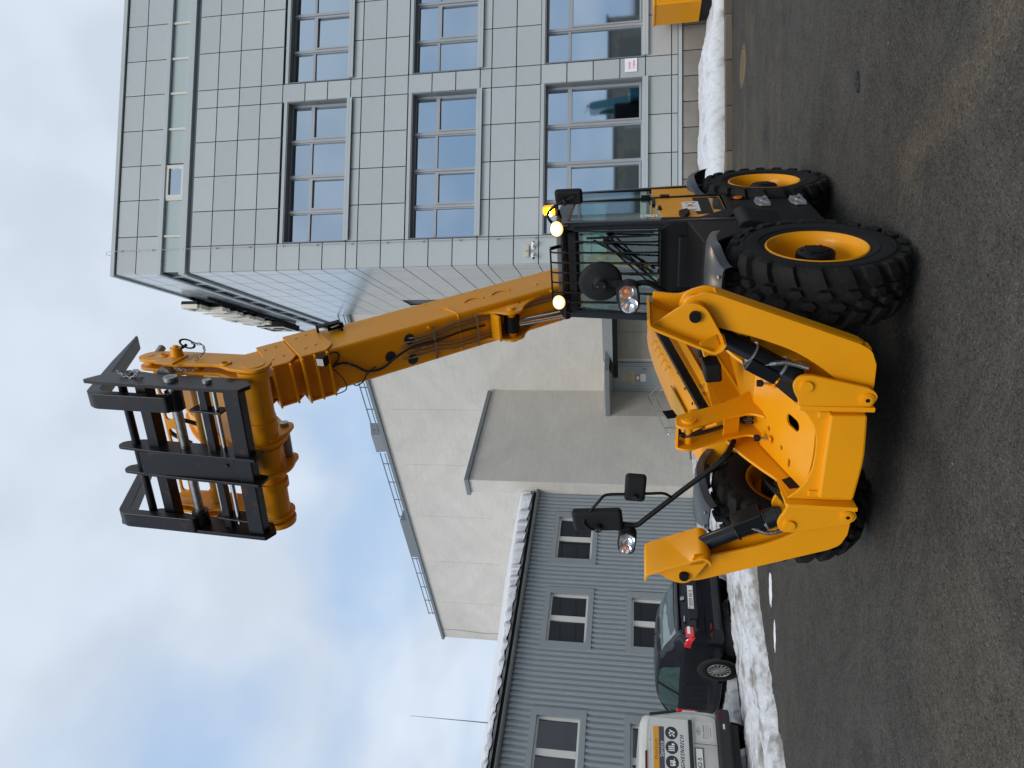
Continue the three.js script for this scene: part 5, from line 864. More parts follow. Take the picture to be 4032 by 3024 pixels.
// ---------------- boom ----------------
const XB = -0.175;
{
  // rear tower carrying the boom pivot
  const tw = grp(tele, 'boom_tower');
  for (const x of [-0.46, 0.09]) obj(tw, 'tower_plate', extZY([[-3.5, 1.0], [-2.7, 1.0], [-2.9, 1.5, 0.2], [-3.12, 2.25, 0.12], [-3.22, 2.48, 0.08], [-3.48, 2.48, 0.08], [-3.6, 2.2, 0.1]], x, x + 0.03), M.yellow);
  obj(tw, 'counterweight', [lim(-0.95, 0.95, 0.62, 1.22, -3.55, -3.0, 0.06)], M.black);
  obj(tw, 'pivot_pin', discX(-0.5, 0.16, 2.28, -3.35, 0.07), M.yellow);

  const b = grp(tele, 'boom'); b.position.set(XB, 2.28, -3.35); b.rotation.x = -R(49);
  const W = 0.225, Hh = 0.30;
  const tubeBox = (w, h, z0, z1, r) => ext(poly([[-w, -h, r], [w, -h, r], [w, h, r], [-w, h, r]]), z1 - z0, 0.004, 8).translate(0, 0, z0);
  obj(b, 'outer_section', [tubeBox(W, Hh, -0.35, 3.70, 0.045), extZY([[-0.35, -0.30], [0.25, -0.30], [0.1, -0.36, 0.1], [-0.2, -0.36, 0.1]], -0.23, 0.23)], M.yellow);
  // end collar: flanges round the mouth with the wear pad screws
  const collar = (name, w, h, z0, z1, ribs) => {
    const g = grp(b, name === 'collar' ? 'collar' : name);
    const side = [[z0, -h], [z1, -h], [z1, h], [z0 - 0.1, h], [z0 - 0.1, -h + 0.12]];
    obj(g, 'side_plate', [extZY(side, w, w + 0.022, 0.02, 0.004)], M.yellow); obj(g, 'side_plate', [extZY(side, -w - 0.022, -w, 0.02, 0.004)], M.yellow);
    obj(g, 'lower_plate', [lim(-w, w, -h + 0.022, -h + 0.045, z0, z1)], M.yellow); obj(g, 'upper_plate', [lim(-w, w, h - 0.045, h - 0.02, z0 - 0.06, z1)], M.yellow);
    for (let i = 0; i < ribs; i++) { const z = lerp(z0 + 0.006, z1 - 0.006, ribs === 1 ? 1 : i / (ribs - 1)); obj(g, 'rib', [lim(-w - 0.01, w + 0.01, -h - 0.055, -h + 0.02, z - 0.009, z + 0.009)], M.yellow); }
    for (const [dz, y] of [[0.03, 0.55], [0.03, -0.45], [-0.08, 0.62], [-0.08, -0.38]]) { obj(g, 'pad_screw', [discX(w + 0.022, w + 0.030, y * h, (z0 + z1) / 2 + dz, 0.016, 16)], M.yellow); obj(g, 'screw_socket', [discX(w + 0.030, w + 0.031, y * h, (z0 + z1) / 2 + dz, 0.009, 10)], M.steel); }
  };
  collar('collar', W, Hh + 0.025, 3.66, 3.92, 3);
  obj(b, 'second_section', tubeBox(0.185, 0.255, 3.5, 4.05, 0.03), M.yellow);
  collar('collar', 0.197, 0.30, 4.02, 4.20, 2);
  obj(b, 'third_section', tubeBox(0.155, 0.22, 3.8, 4.30, 0.03), M.yellow);
  collar('collar', 0.168, 0.27, 4.27, 4.44, 2);
  obj(b, 'inner_section', tubeBox(0.13, 0.19, 4.0, 4.72, 0.03), M.yellow);
  // drop nose
  const hd = grp(b, 'boom_head');
  const hp = [[4.45, 0.19, 0.03], [4.80, 0.19, 0.1], [5.02, 0.02, 0.15], [5.02, -0.55, 0.2], [4.80, -1.42, 0.08], [4.72, -1.64, 0.1], [4.48, -1.68, 0.1], [4.36, -1.50, 0.1], [4.40, -1.05, 0.15], [4.52, -0.5, 0.2], [4.45, -0.19, 0.03]];
  obj(hd, 'cheek_plate', extZY(hp, 0.115, 0.14), M.yellow); obj(hd, 'cheek_plate', extZY(hp, -0.14, -0.115), M.yellow);
  obj(hd, 'head_web', [extZY([[4.47, 0.16], [4.78, 0.16, 0.1], [4.99, 0, 0.15], [4.99, -0.55, 0.2], [4.74, -1.2, 0.1], [4.62, -1.2], [4.80, -0.5, 0.2], [4.6, -0.15]], -0.114, 0.114)], M.yellow);
  obj(hd, 'head_hose', [tube([[0.08, -0.21, 4.5], [0.1, -0.5, 4.42], [0.08, -0.75, 4.40], [0.02, -1.0, 4.40]], 0.022, 30, 8), tube([[0.02, -0.21, 4.5], [0.02, -0.5, 4.38], [0.0, -0.8, 4.36], [-0.04, -1.0, 4.40]], 0.022, 30, 8), tube([[0.12, -0.22, 4.46], [0.16, -0.35, 4.38], [0.10, -0.45, 4.36], [0.02, -0.36, 4.40]], 0.018, 30, 8)], M.hose);
  obj(hd, 'shackle', [new THREE.TorusGeometry(0.045, 0.009, 8, 20).scale(0.6, 1.2, 1).rotateY(0.6).translate(0.17, -0.10, 4.62)], M.steel);
  // weld seam round the lower half, stamped crescents on the flank
  obj(b, 'weld_seam', [tube([[W + 0.004, -0.02, 2.28], [W + 0.004, -0.06, 2.23], [W + 0.004, -0.25, 2.21], [W - 0.02, -Hh - 0.004, 2.20], [0, -Hh - 0.005, 2.20], [-W + 0.02, -Hh - 0.004, 2.20]], 0.009, 60, 6, 0.1)], M.yellow);
  for (const z of [1.87, 1.52]) { const s = new THREE.Shape(); s.absarc(0, 0, 0.165, R(35), R(145), false); s.absarc(0, 0, 0.14, R(145), R(35), true); s.closePath(); obj(b, 'crescent_plate', ext(s, 0.014, 0.004, 16).rotateZ(-0.0).rotateY(Math.PI / 2).translate(W - 0.002, -0.14, z), M.yellow); }
  obj(b, 'grease_point', [discX(W, W + 0.012, -0.08, 1.05, 0.016, 8), discX(W, W + 0.01, 0.22, 2.35, 0.012, 8), discX(W, W + 0.01, 0.24, 1.7, 0.012, 8)], M.yellow);
  // lug of the lift ram
  const lg = grp(b, 'ram_lug');
  for (const s of [1, -1]) obj(lg, 'lug_plate', extZY([[2.05, -0.29], [1.80, -0.36, 0.1], [1.72, -0.54, 0.08], [1.55, -0.56, 0.08], [1.46, -0.44, 0.06], [1.30, -0.34, 0.12], [1.05, -0.29]], s * 0.155 - 0.0125, s * 0.155 + 0.0125), M.yellow);
  obj(lg, 'lug_bridge', [lim(-0.142, 0.142, -0.50, -0.31, 1.80, 1.825)], M.yellow); obj(lg, 'lug_pin', [discX(-0.20, 0.20, -0.45, 1.63, 0.045)], M.yellow);
  obj(lg, 'ram_eye', [discX(-0.085, 0.085, -0.45, 1.63, 0.085, 28)], M.black);
  // steel pipes under the boom
  const pp = grp(b, 'hydraulic_pipes'), yB = -Hh - 0.022;
  const xs = [0.15, 0.115, 0.08, -0.06, -0.10, -0.14];
  xs.forEach((x, i) => obj(pp, 'pipe', [tube([[x, yB, 0.6], [x, yB, 1.2], [x, yB, 2.1], [x, yB, 2.3], [x - 0.03 * Math.sign(x), yB, 2.45], [x - 0.04 * Math.sign(x), yB, 2.62], [x - 0.04 * Math.sign(x) + 0.0, yB + 0.0, 2.74 + (i % 3) * 0.05], [x - 0.04 * Math.sign(x), yB + 0.03, 2.80 + (i % 3) * 0.05]], 0.0095, 60, 8)], M.pipe));
  xs.forEach((x, i) => obj(pp, 'pipe_nut', [rod([x - 0.04 * Math.sign(x), yB, 2.64 + (i % 3) * 0.05], [x - 0.04 * Math.sign(x), yB, 2.68 + (i % 3) * 0.05], 0.014, 0.014, 6)], M.steel));
  for (const z of [0.9, 1.45, 2.0, 2.52]) obj(pp, 'pipe_clamp', [lim(-0.19, 0.19, yB - 0.02, yB - 0.008, z - 0.012, z + 0.012)], M.pipe);
  for (const [x, z] of [[0.10, 2.79], [-0.03, 3.02], [-0.13, 2.78]]) obj(b, 'pipe_hole', [rod([x, -Hh - 0.0045, z], [x, -Hh - 0.001, z], 0.058, 0.058, 24)], M.dark);
  obj(b, 'stud', [[0.17, 2.56], [-0.17, 2.50], [0.19, 1.0]].map(([x, z]) => rod([x, -Hh, z], [x, -Hh - 0.035, z], 0.014, 0.017, 10)), M.yellow);
  const cb = grp(b, 'cable'); obj(cb, 'cable_run', [tube([[0.02, yB, 1.9], [0.03, yB - 0.01, 2.2], [0.01, yB - 0.01, 2.5], [0.02, yB - 0.01, 2.75], [-0.03, yB - 0.01, 2.95], [-0.12, yB, 3.14], [-0.10, yB, 3.30], [0.0, yB, 3.42], [0.06, yB, 3.53], [0.05, yB, 3.66]], 0.014, 90, 8), tube([[-0.08, yB, 3.2], [-0.13, yB, 3.3], [-0.20, yB, 3.36], [-0.235, yB + 0.03, 3.42], [-0.24, yB + 0.1, 3.44]], 0.007, 40, 6), tube([[0.05, yB, 3.66], [-0.02, yB - 0.01, 3.60], [-0.12, yB - 0.02, 3.55], [-0.22, yB, 3.54], [-0.255, yB + 0.02, 3.60], [-0.25, yB + 0.03, 3.70]], 0.006, 40, 6)], M.hose);
  obj(cb, 'cable_clip', [box(0.03, yB, 3.47, 0.02, 0.025, 0.03), box(-0.13, yB, 3.29, 0.02, 0.02, 0.02)], M.steel);
  // work lamp at the collar
  const wl = grp(b, 'boom_lamp'); obj(wl, 'lamp_body', [new RoundedBoxGeometry(0.10, 0.10, 0.085, 3, 0.016).rotateX(R(40)).translate(0.185, -0.42, 3.74)], M.plastic);
  obj(wl, 'lamp_lens', [box(0, 0, 0.0445, 0.072, 0.075, 0.006, 0.002).rotateX(R(40)).translate(0.185, -0.42, 3.74)], std(lin(0.55, 0.54, 0.50), 0.25));
  obj(wl, 'lamp_lead', [tube([[0.19, -0.37, 3.68], [0.19, -0.30, 3.60], [0.17, -0.31, 3.55], [0.12, -0.325, 3.56], [0.06, -0.325, 3.62]], 0.009, 24, 6)], M.hose);
  // boom angle gauge on the flank
  const ga = grp(b, 'angle_gauge');
  obj(ga, 'gauge_frame', [rod([W, 0.18, 3.58], [W + 0.10, 0.18, 3.58], 0.014), lim(W + 0.085, W + 0.095, 0.12, 0.20, 3.36, 3.585), lim(W, W + 0.095, 0.10, 0.112, 3.34, 3.36), lim(W, W + 0.095, 0.19, 0.2, 3.34, 3.36)], M.black);
  const sc = print(256, 96, (g, w, h) => { g.fillStyle = '#2a2622'; g.fillRect(0, 0, w, h); g.fillStyle = '#c9b27d'; g.fillRect(6, 30, w - 12, 60); g.fillStyle = '#5a4030'; for (let i = 0; i < 12; i++) g.fillRect(16 + i * 19, 44, 5, i % 3 ? 22 : 34); });
  obj(ga, 'gauge_body', [new THREE.CylinderGeometry(0.085, 0.085, 0.05, 24, 1, false, 0, Math.PI).rotateZ(Math.PI / 2).translate(W + 0.045, 0.14, 3.40)], M.plastic);
  { const gs = sheet(ga, 'gauge_scale', 0.10, 0.045, sc, [W + 0.072, 0.105, 3.42], [0.3, Math.PI / 2, 0]); }

  // lift ram between chassis and lug (own part, it swings)
  const lr = grp(tele, 'lift_ram'), cs = Math.cos(R(49)), sn = Math.sin(R(49));
  const eye = [XB, 2.28 + 1.63 * sn - 0.45 * cs, -3.35 + 1.63 * cs + 0.45 * sn], base = [XB, 1.15, -3.0], mid = [0, 1, 2].map((i) => lerp(eye[i], base[i], 0.42));
  obj(lr, 'ram_rod', [rod(eye, mid, 0.042, 0.042, 24)], M.chrome); obj(lr, 'ram_barrel', [rod(mid, base, 0.075, 0.075, 24)], M.black);
}
// ---------------- carriage, fork frame, forks ----------------
{
  const c = grp(tele, 'carriage'); c.position.set(-0.09, 4.73, 0.81); c.rotation.set(R(-2.1), R(4.8), R(-2.2), 'YXZ');
  obj(c, 'carriage_tube', [discX(-0.66, 0.62, 0, 0, 0.105, 36), discX(-0.70, -0.655, 0, 0, 0.135, 36), discX(-0.36, -0.30, 0, 0, 0.125, 36), discX(-0.06, 0.0, 0, 0, 0.118, 36), discX(0.17, 0.23, 0, 0, 0.118, 36), discX(0.60, 0.65, 0, 0, 0.12, 36)], M.yellow);
  obj(c, 'lower_lug', [extZY([[0.05, 0.05], [0.07, -0.10, 0.04], [-0.10, -0.15, 0.06], [-0.27, -0.12, 0.06], [-0.28, 0.0, 0.06], [-0.1, 0.08]], -0.22, -0.19), extZY([[0.05, 0.05], [0.07, -0.10, 0.04], [-0.10, -0.15, 0.06], [-0.27, -0.12, 0.06], [-0.28, 0.0, 0.06], [-0.1, 0.08]], 0.06, 0.09)], M.yellow);
  obj(c, 'lug_pin', [discX(-0.25, 0.12, -0.06, -0.20, 0.035)], M.steel);
  // paired end plates running up to the hooks
  const pl = [[0.115, 0.0, 0.08], [0.09, 0.14, 0.03], [0.02, 0.28, 0.05], [0.04, 0.56, 0.02], [0.06, 0.60, 0.01], [0.06, 0.72, 0.02], [0.01, 0.78, 0.02], [0.0, 0.98, 0.06], [-0.08, 1.04, 0.07], [-0.19, 1.0, 0.07], [-0.22, 0.80, 0.06], [-0.22, 0.10, 0.06], [-0.13, -0.10, 0.1], [0.0, -0.13, 0.1], [0.10, -0.09, 0.08]];
  for (const [x0, x1] of [[0.655, 0.68], [0.585, 0.61], [-0.68, -0.655], [-0.61, -0.585]]) obj(c, 'end_plate', extZY(pl, x0 + (x0 > 0 ? 0 : -0.02), x1 + (x0 > 0 ? 0 : -0.02), 0.01, 0.004), M.yellow);
  obj(c, 'plate_spacer', [discX(0.61, 0.655, 0.95, -0.10, 0.045), discX(0.61, 0.655, 0.5, -0.05, 0.03), discX(0.61, 0.655, 0.2, -0.12, 0.03), discX(-0.675, -0.63, 0.95, -0.10, 0.045)], M.yellow);
  obj(c, 'pivot_disc', [discX(0.68, 0.686, 0.0, -0.01, 0.082, 32)], M.yellow);
  obj(c, 'hook_eye', [discX(0.68, 0.684, 0.96, -0.10, 0.04, 24), new THREE.TorusGeometry(0.034, 0.010, 8, 24).rotateY(Math.PI / 2).translate(0.685, 0.22, 0.0)], M.yellow);
  const txt = print(256, 80, (g, w, h) => { g.fillStyle = '#c98a35'; g.fillRect(0, 0, w, h); g.fillStyle = '#4a4238'; g.font = 'bold 72px sans-serif'; g.textAlign = 'center'; g.textBaseline = 'middle'; g.fillText('Q-FIT', w / 2, h / 2 + 4); });
  sheet(c, 'lettering', 0.15, 0.05, txt, [0.6815, 0.58, -0.10], [0, Math.PI / 2, 0]);
  // locking pin with its chain
  const lp = grp(c, 'locking_pin'); obj(lp, 'boss', [rod([0.68, 0.70, -0.09], [0.76, 0.70, -0.09], 0.05, 0.042, 20), rod([0.76, 0.70, -0.09], [0.775, 0.70, -0.09], 0.026, 0.02, 16), box(0.685, 0.70, -0.02, 0.014, 0.16, 0.2, 0.004)], M.yellow);
  obj(lp, 'lynch_ring', [new THREE.TorusGeometry(0.055, 0.009, 8, 24).scale(0.6, 1, 1).rotateX(0.7).rotateY(0.9).translate(0.78, 0.62, -0.13), rod([0.73, 0.70, -0.12], [0.77, 0.63, -0.13], 0.012)], M.black); obj(lp, 'pin_head', [rod([0.60, 0.70, 0.045], [0.60, 0.70, 0.10], 0.065, 0.06, 20), rod([0.66, 0.96, -0.2], [0.69, 0.96, -0.26], 0.03)], M.galv);
  obj(lp, 'eyelet', [new THREE.TorusGeometry(0.026, 0.007, 6, 16).rotateY(Math.PI / 2).translate(0.70, 0.80, -0.07)], M.yellow);
  const chain = (pts, n) => { const cv = new THREE.CatmullRomCurve3(pts.map((p) => V(...p))), out = []; for (let i = 0; i < n; i++) { const p = cv.getPoint(i / (n - 1)), tg = cv.getTangent(i / (n - 1)); const g = new THREE.TorusGeometry(0.011, 0.0028, 5, 10).scale(1.5, 0.85, 1); if (i % 2) g.rotateX(Math.PI / 2); g.applyQuaternion(new THREE.Quaternion().setFromUnitVectors(V(1, 0, 0), tg)); out.push(g.translate(p.x, p.y, p.z)); } return out; };
  obj(lp, 'chain', chain([[0.78, 0.58, -0.15], [0.76, 0.52, -0.17], [0.72, 0.48, -0.12], [0.69, 0.50, -0.05]], 12), M.steel); obj(lp, 'chain', chain([[0.64, 0.62, 0.06], [0.64, 0.55, 0.07], [0.63, 0.47, 0.04]], 8), M.steel);
  // cross members behind the frame
  obj(c, 'cross_tube', [discX(-0.60, 0.58, 0.58, -0.09, 0.062, 28), discX(-0.55, -0.50, 0.58, -0.09, 0.08, 28)], M.yellow);
  { const s = poly([[-0.58, 0], [0.58, 0], [0.58, 0.11, 0.02], [-0.58, 0.11, 0.02]]); for (let i = 0; i < 5; i++) { const x = -0.44 + i * 0.22; s.holes.push(poly([[x - 0.07, 0.025, 0.03], [x + 0.07, 0.025, 0.03], [x + 0.07, 0.09, 0.03], [x - 0.07, 0.09, 0.03]])); } obj(c, 'slotted_bar', ext(s, 0.02, 0.003, 6).translate(0, 0.80, -0.06), M.yellow); }
  obj(c, 'coupling_hose', [tube([[-0.1, 0.05, -0.15], [-0.12, 0.35, -0.22], [0.05, 0.7, -0.18], [0.12, 0.86, -0.1], [0.0, 0.95, -0.12], [-0.12, 0.8, -0.16]], 0.018, 40, 8)], M.hose);
  obj(c, 'hydraulic_coupling', [box(0.18, 0.20, -0.12, 0.14, 0.10, 0.08, 0.015), rod([0.16, 0.12, -0.08], [0.16, 0.05, -0.05], 0.02)], M.pipe);

  const f = grp(tele, 'fork_frame'); f.position.copy(c.position); f.rotation.copy(c.rotation);
  const zf = 0.275, sp = [[zf + 0.08, -0.09, 0.01], [zf - 0.02, -0.13, 0.02], [zf - 0.13, -0.04, 0.02], [zf - 0.12, 0.66, 0.1], [zf - 0.18, 1.0, 0.06], [zf - 0.08, 1.13, 0.05], [zf + 0.06, 1.22, 0.03], [zf + 0.08, 1.0, 0.1], [zf + 0.08, 0.5, 0.1]];
  for (const x of [0.60, -0.635]) obj(f, 'side_plate', extZY(sp, x, x + 0.03, 0.02, 0.003), M.frameSteel);
  for (const x of [0.055, -0.155]) obj(f, 'centre_plate', extZY([[zf + 0.09, -0.13, 0.02], [zf - 0.06, -0.13, 0.03], [zf - 0.10, 0.3, 0.1], [zf - 0.10, 0.96, 0.06], [zf - 0.03, 1.09, 0.06], [zf + 0.05, 1.07, 0.05], [zf + 0.075, 0.7, 0.1]], x, x + 0.022, 0.02, 0.003), M.frameSteel);
  obj(f, 'centre_web', [boxR(-0.04, 0.46, zf + 0.05, 0.188, 0.82, 0.02, 0.03, 0, 0, 0.004)], M.frameSteel); obj(f, 'bolt_hole', [discZ(-0.085, 0.76, zf + 0.05, zf + 0.063, 0.014, 12), discZ(-0.01, 0.14, zf + 0.05, zf + 0.063, 0.014, 12)], M.dark);
  obj(f, 'lower_beam', [lim(-0.605, 0.60, -0.065, 0.065, zf - 0.04, zf + 0.05, 0.01)], M.frameSteel);
  obj(f, 'middle_bar', [lim(-0.605, 0.60, 0.240, 0.300, zf - 0.05, zf + 0.005, 0.006)], M.frameSteel);
  obj(f, 'upper_beam', [lim(-0.605, 0.60, 0.735, 0.83, zf - 0.10, zf + 0.0, 0.008)], M.frameSteel);
  obj(f, 'top_bar', [discX(-0.605, 0.60, 0.95, zf - 0.02, 0.03, 20)], M.frameSteel);
  obj(f, 'fork_shaft', [discX(-0.66, 0.66, 0.52, zf - 0.02, 0.034, 28)], M.steel); obj(f, 'shaft_end', [discX(0.62, 0.66, 0.52, zf - 0.02, 0.05, 24), discX(0.62, 0.655, 0.22, zf - 0.02, 0.033, 20), discX(-0.66, -0.62, 0.52, zf - 0.02, 0.05, 24)], M.galv);
  obj(f, 'slide_rod', [discX(-0.56, 0.56, 0.345, zf - 0.06, 0.012, 14)], M.chrome); obj(f, 'slide_rod', [discX(-0.56, 0.60, 0.175, zf - 0.01, 0.018, 16)], M.chrome);
  obj(f, 'rod_bracket', extZY([[zf + 0.04, 0.06], [zf - 0.10, 0.06], [zf - 0.10, 0.36, 0.03], [zf + 0.02, 0.36, 0.03]], -0.52, -0.505), M.frameSteel); obj(f, 'rod_bracket', extZY([[zf + 0.04, 0.12], [zf - 0.08, 0.12], [zf - 0.08, 0.40, 0.03], [zf + 0.02, 0.40, 0.03]], 0.40, 0.415), M.frameSteel); obj(f, 'stop_block', box(0.60, 0.06, zf - 0.08, 0.06, 0.08, 0.08, 0.008), M.frameSteel);
  obj(f, 'chain', chain([[0.64, 0.93, zf - 0.10], [0.67, 0.98, zf - 0.05], [0.63, 0.86, zf - 0.02], [0.67, 0.80, zf - 0.04], [0.64, 0.92, zf - 0.1], [0.67, 0.84, zf - 0.08], [0.63, 0.78, zf - 0.05]], 34), M.steel);
  // forks turned up over the frame, heels on top, blades pointing back over the machine
  for (const x of [0.475, -0.56]) {
    const k = grp(tele, 'fork'); k.position.copy(c.position); k.rotation.copy(c.rotation);
    const z0 = zf + 0.03, w = 0.062;
    obj(k, 'shank', [extZY([[z0 + 0.065, 0.50, 0.03], [z0 - 0.0, 0.50], [z0 - 0.0, 1.10, 0.02], [z0 - 0.03, 1.13, 0.02], [z0 - 1.22, 1.74, 0.01], [z0 - 1.24, 1.775, 0.008], [z0 - 0.6, 1.50], [z0 + 0.03, 1.205, 0.03], [z0 + 0.072, 1.12, 0.03]], x - w, x + w, 0, 0.006)], M.frameSteel);
    obj(k, 'fork_eye', [discX(x - 0.075, x + 0.075, 0.52, zf - 0.02, 0.062, 24)], M.frameSteel);
  }
}
// =====================================================================================================
// parked vehicles (own frame: rear at z = 0 facing +z, nose towards -z, x to its right side, y up)
// =====================================================================================================
const VM = {};
VM.carBlack = phy(lin(0.006, 0.0065, 0.010), 0.3, { specularIntensity: 0.3, clearcoat: 0.4, clearcoatRoughness: 0.05 });
VM.vanWhite = phy(lin(0.62, 0.63, 0.61), 0.35, { clearcoat: 0.6, clearcoatRoughness: 0.15, map: T.dirt });
VM.glass = phy(lin(0.030, 0.060, 0.055), 0.04, { ior: 1.6 });
VM.rearGlass = phy(lin(0.10, 0.14, 0.145), 0.05, { ior: 2.0 });
VM.red = phy(lin(0.55, 0.008, 0.012), 0.14, { clearcoat: 1, clearcoatRoughness: 0.05 });
VM.darkRed = phy(lin(0.16, 0.006, 0.008), 0.2);
VM.clearLamp = phy(lin(0.62, 0.60, 0.60), 0.12, { clearcoat: 1 });
VM.trim = std(lin(0.02, 0.021, 0.023), 0.6, { map: T.dirt });
VM.alloy = std(lin(0.42, 0.42, 0.42), 0.4, { metalness: 0.6 });
// body as a loft: stations along d (distance from the rear); section runs bottom centre -> side -> roof centre
function makeLoft(st) {
  const key = ['w', 'y0', 'yw', 'yb', 'yr', 'wr', 'wb'];
  const at = (d) => {
    let i = 0; while (i < st.length - 2 && d > st[i + 1].d) i++;
    const a = st[i], b = st[i + 1], t = Math.min(1, Math.max(0, (d - a.d) / (b.d - a.d))), o = {};
    const p = st[Math.max(0, i - 1)], q = st[Math.min(st.length - 1, i + 2)];
    for (const k of key) { const m0 = (b[k] - p[k]) / Math.max(1e-3, b.d - p.d) * (b.d - a.d), m1 = (q[k] - a[k]) / Math.max(1e-3, q.d - a.d) * (b.d - a.d), t2 = t * t, t3 = t2 * t; o[k] = (2 * t3 - 3 * t2 + 1) * a[k] + (t3 - 2 * t2 + t) * m0 * 0.8 + (-2 * t3 + 3 * t2) * b[k] + (t3 - t2) * m1 * 0.8; }
    return o;
  };
  const sec = (s) => [[0, s.y0], [s.w * 0.9, s.y0], [s.w * 0.98, s.y0 + 0.06], [s.w, s.y0 + 0.2], [s.w, s.yw], [lerp(s.w, s.wb, 0.45), lerp(s.yw, s.yb, 0.7)], [s.wb, s.yb], [lerp(s.wb, s.wr, 0.35), lerp(s.yb, s.yr, 0.33)], [lerp(s.wb, s.wr, 0.8), lerp(s.yb, s.yr, 0.76)], [s.wr, s.yr - 0.05], [s.wr * 0.86, s.yr - 0.012], [s.wr * 0.5, s.yr + 0.006], [0, s.yr + 0.012]];
  const pt = (d, t) => { const P = sec(at(d)), n = P.length - 1, f = Math.min(n - 1e-6, Math.max(0, t)), i = Math.floor(f), u = f - i; return V(lerp(P[i][0], P[i + 1][0], u), lerp(P[i][1], P[i + 1][1], u), -d); };
  const patch = (d0, d1, t0, t1, side, off, nd = 14, nt = 8, shape) => {
    const pos = [], P = (a, b) => { let d = lerp(d0, d1, a), t = lerp(t0, t1, b); if (shape) [d, t] = shape(d, t, a, b); const e = 1e-3, p = pt(d, t), n = pt(d + e, t).sub(pt(d - e, t)).cross(pt(d, t + e).sub(pt(d, t - e))).normalize(); if (n.y < -0.1 && t > 6) n.negate(); if (n.x < 0 && t < 10) n.negate(); if (t >= 10 && n.y < 0) n.negate(); p.addScaledVector(n, off); return [p.x * side, p.y, p.z]; };
    for (let i = 0; i < nd; i++) for (let j = 0; j < nt; j++) { const a = P(i / nd, j / nt), b = P((i + 1) / nd, j / nt), c = P((i + 1) / nd, (j + 1) / nt), d = P(i / nd, (j + 1) / nt); if (side > 0) pos.push(...a, ...c, ...b, ...a, ...d, ...c); else pos.push(...a, ...b, ...c, ...a, ...c, ...d); }
    const g = new THREE.BufferGeometry(); g.setAttribute('position', new THREE.Float32BufferAttribute(pos, 3)); return toCreasedNormals(mergeVertices(g, 1e-4), R(50));
  };
  const L = st[st.length - 1].d;
  const body = () => {
    const g = [patch(0, L, 0, 12, 1, 0, 90, 36), patch(0, L, 0, 12, -1, 0, 90, 36)];
    for (const d of [0, L]) { const P = sec(at(d)), pos = []; const c = [0, (P[0][1] + P[12][1]) / 2, -d]; for (let i = 0; i < 12; i++) for (const s of [1, -1]) { const a = [P[i][0] * s, P[i][1], -d], b = [P[i + 1][0] * s, P[i + 1][1], -d]; if ((s > 0) === (d === 0)) pos.push(...c, ...a, ...b); else pos.push(...c, ...b, ...a); } const q = new THREE.BufferGeometry(); q.setAttribute('position', new THREE.Float32BufferAttribute(pos, 3)); q.computeVertexNormals(); g.push(q); }
    return g;
  };
  return { body, patch, pt };
}
function carWheel(parent, x, z, r, w, spokes, m) {
  const g = grp(parent, 'wheel'), s = Math.sign(x); g.position.set(x, r, z);
  const la = (p, n = 36) => new THREE.LatheGeometry(p.map((q) => new THREE.Vector2(...q)), n).rotateZ(-Math.PI / 2 * s);
  obj(g, 'tyre', la([[r * 0.64, w * 0.45], [r * 0.8, w * 0.5], [r * 0.95, w * 0.46], [r, w * 0.3], [r, -w * 0.3], [r * 0.95, -w * 0.48], [r * 0.6, -w * 0.5]]), M.rubber);
  const rim = [la([[r * 0.66, w * 0.46], [r * 0.645, w * 0.49], [r * 0.61, w * 0.46], [r * 0.60, w * 0.30]])];
  for (let i = 0; i < spokes; i++) { const q = i / spokes * 6.283; const b = box(0, r * 0.36, 0, 0.02, r * 0.5, r * (spokes > 10 ? 0.085 : 0.16), 0.004); b.rotateX(q); rim.push(b.translate(s * w * 0.42, 0, 0)); }
  rim.push(la([[0, w * 0.5], [r * 0.17, w * 0.48], [r * 0.19, w * 0.4]], 20)); obj(g, 'rim', rim, m);
  obj(g, 'brake_disc', la([[0, w * 0.25], [r * 0.58, w * 0.25], [r * 0.6, w * 0.1]]), M.dark);
}
function plate(parent, w, h, text, pos, flag) {
  const m = print(512, 112, (g, W, H) => { g.fillStyle = '#d9dad4'; g.fillRect(0, 0, W, H); g.strokeStyle = '#222'; g.lineWidth = 5; g.strokeRect(4, 4, W - 8, H - 8); g.fillStyle = '#15171a'; g.textBaseline = 'middle'; g.textAlign = 'left'; g.font = 'bold 84px sans-serif'; g.save(); g.translate(flag ? 62 : 22, H / 2 + 4); g.scale(0.92, 1.05); g.fillText(text, 0, 0); g.restore(); if (flag) { g.fillStyle = '#b3202c'; g.fillRect(14, 22, 34, 18); g.fillStyle = '#1d7a3a'; g.fillRect(14, 40, 34, 9); g.fillStyle = '#222'; g.font = 'bold 26px sans-serif'; g.fillText('BY', 13, 80); } });
  const p = grp(parent, 'number_plate'); obj(p, 'plate_frame', box(pos[0], pos[1], pos[2] - 0.008, w + 0.02, h + 0.02, 0.014, 0.003), VM.trim); sheet(p, 'lettering', w, h, m, [pos[0], pos[1], pos[2] + 0.001]);
}
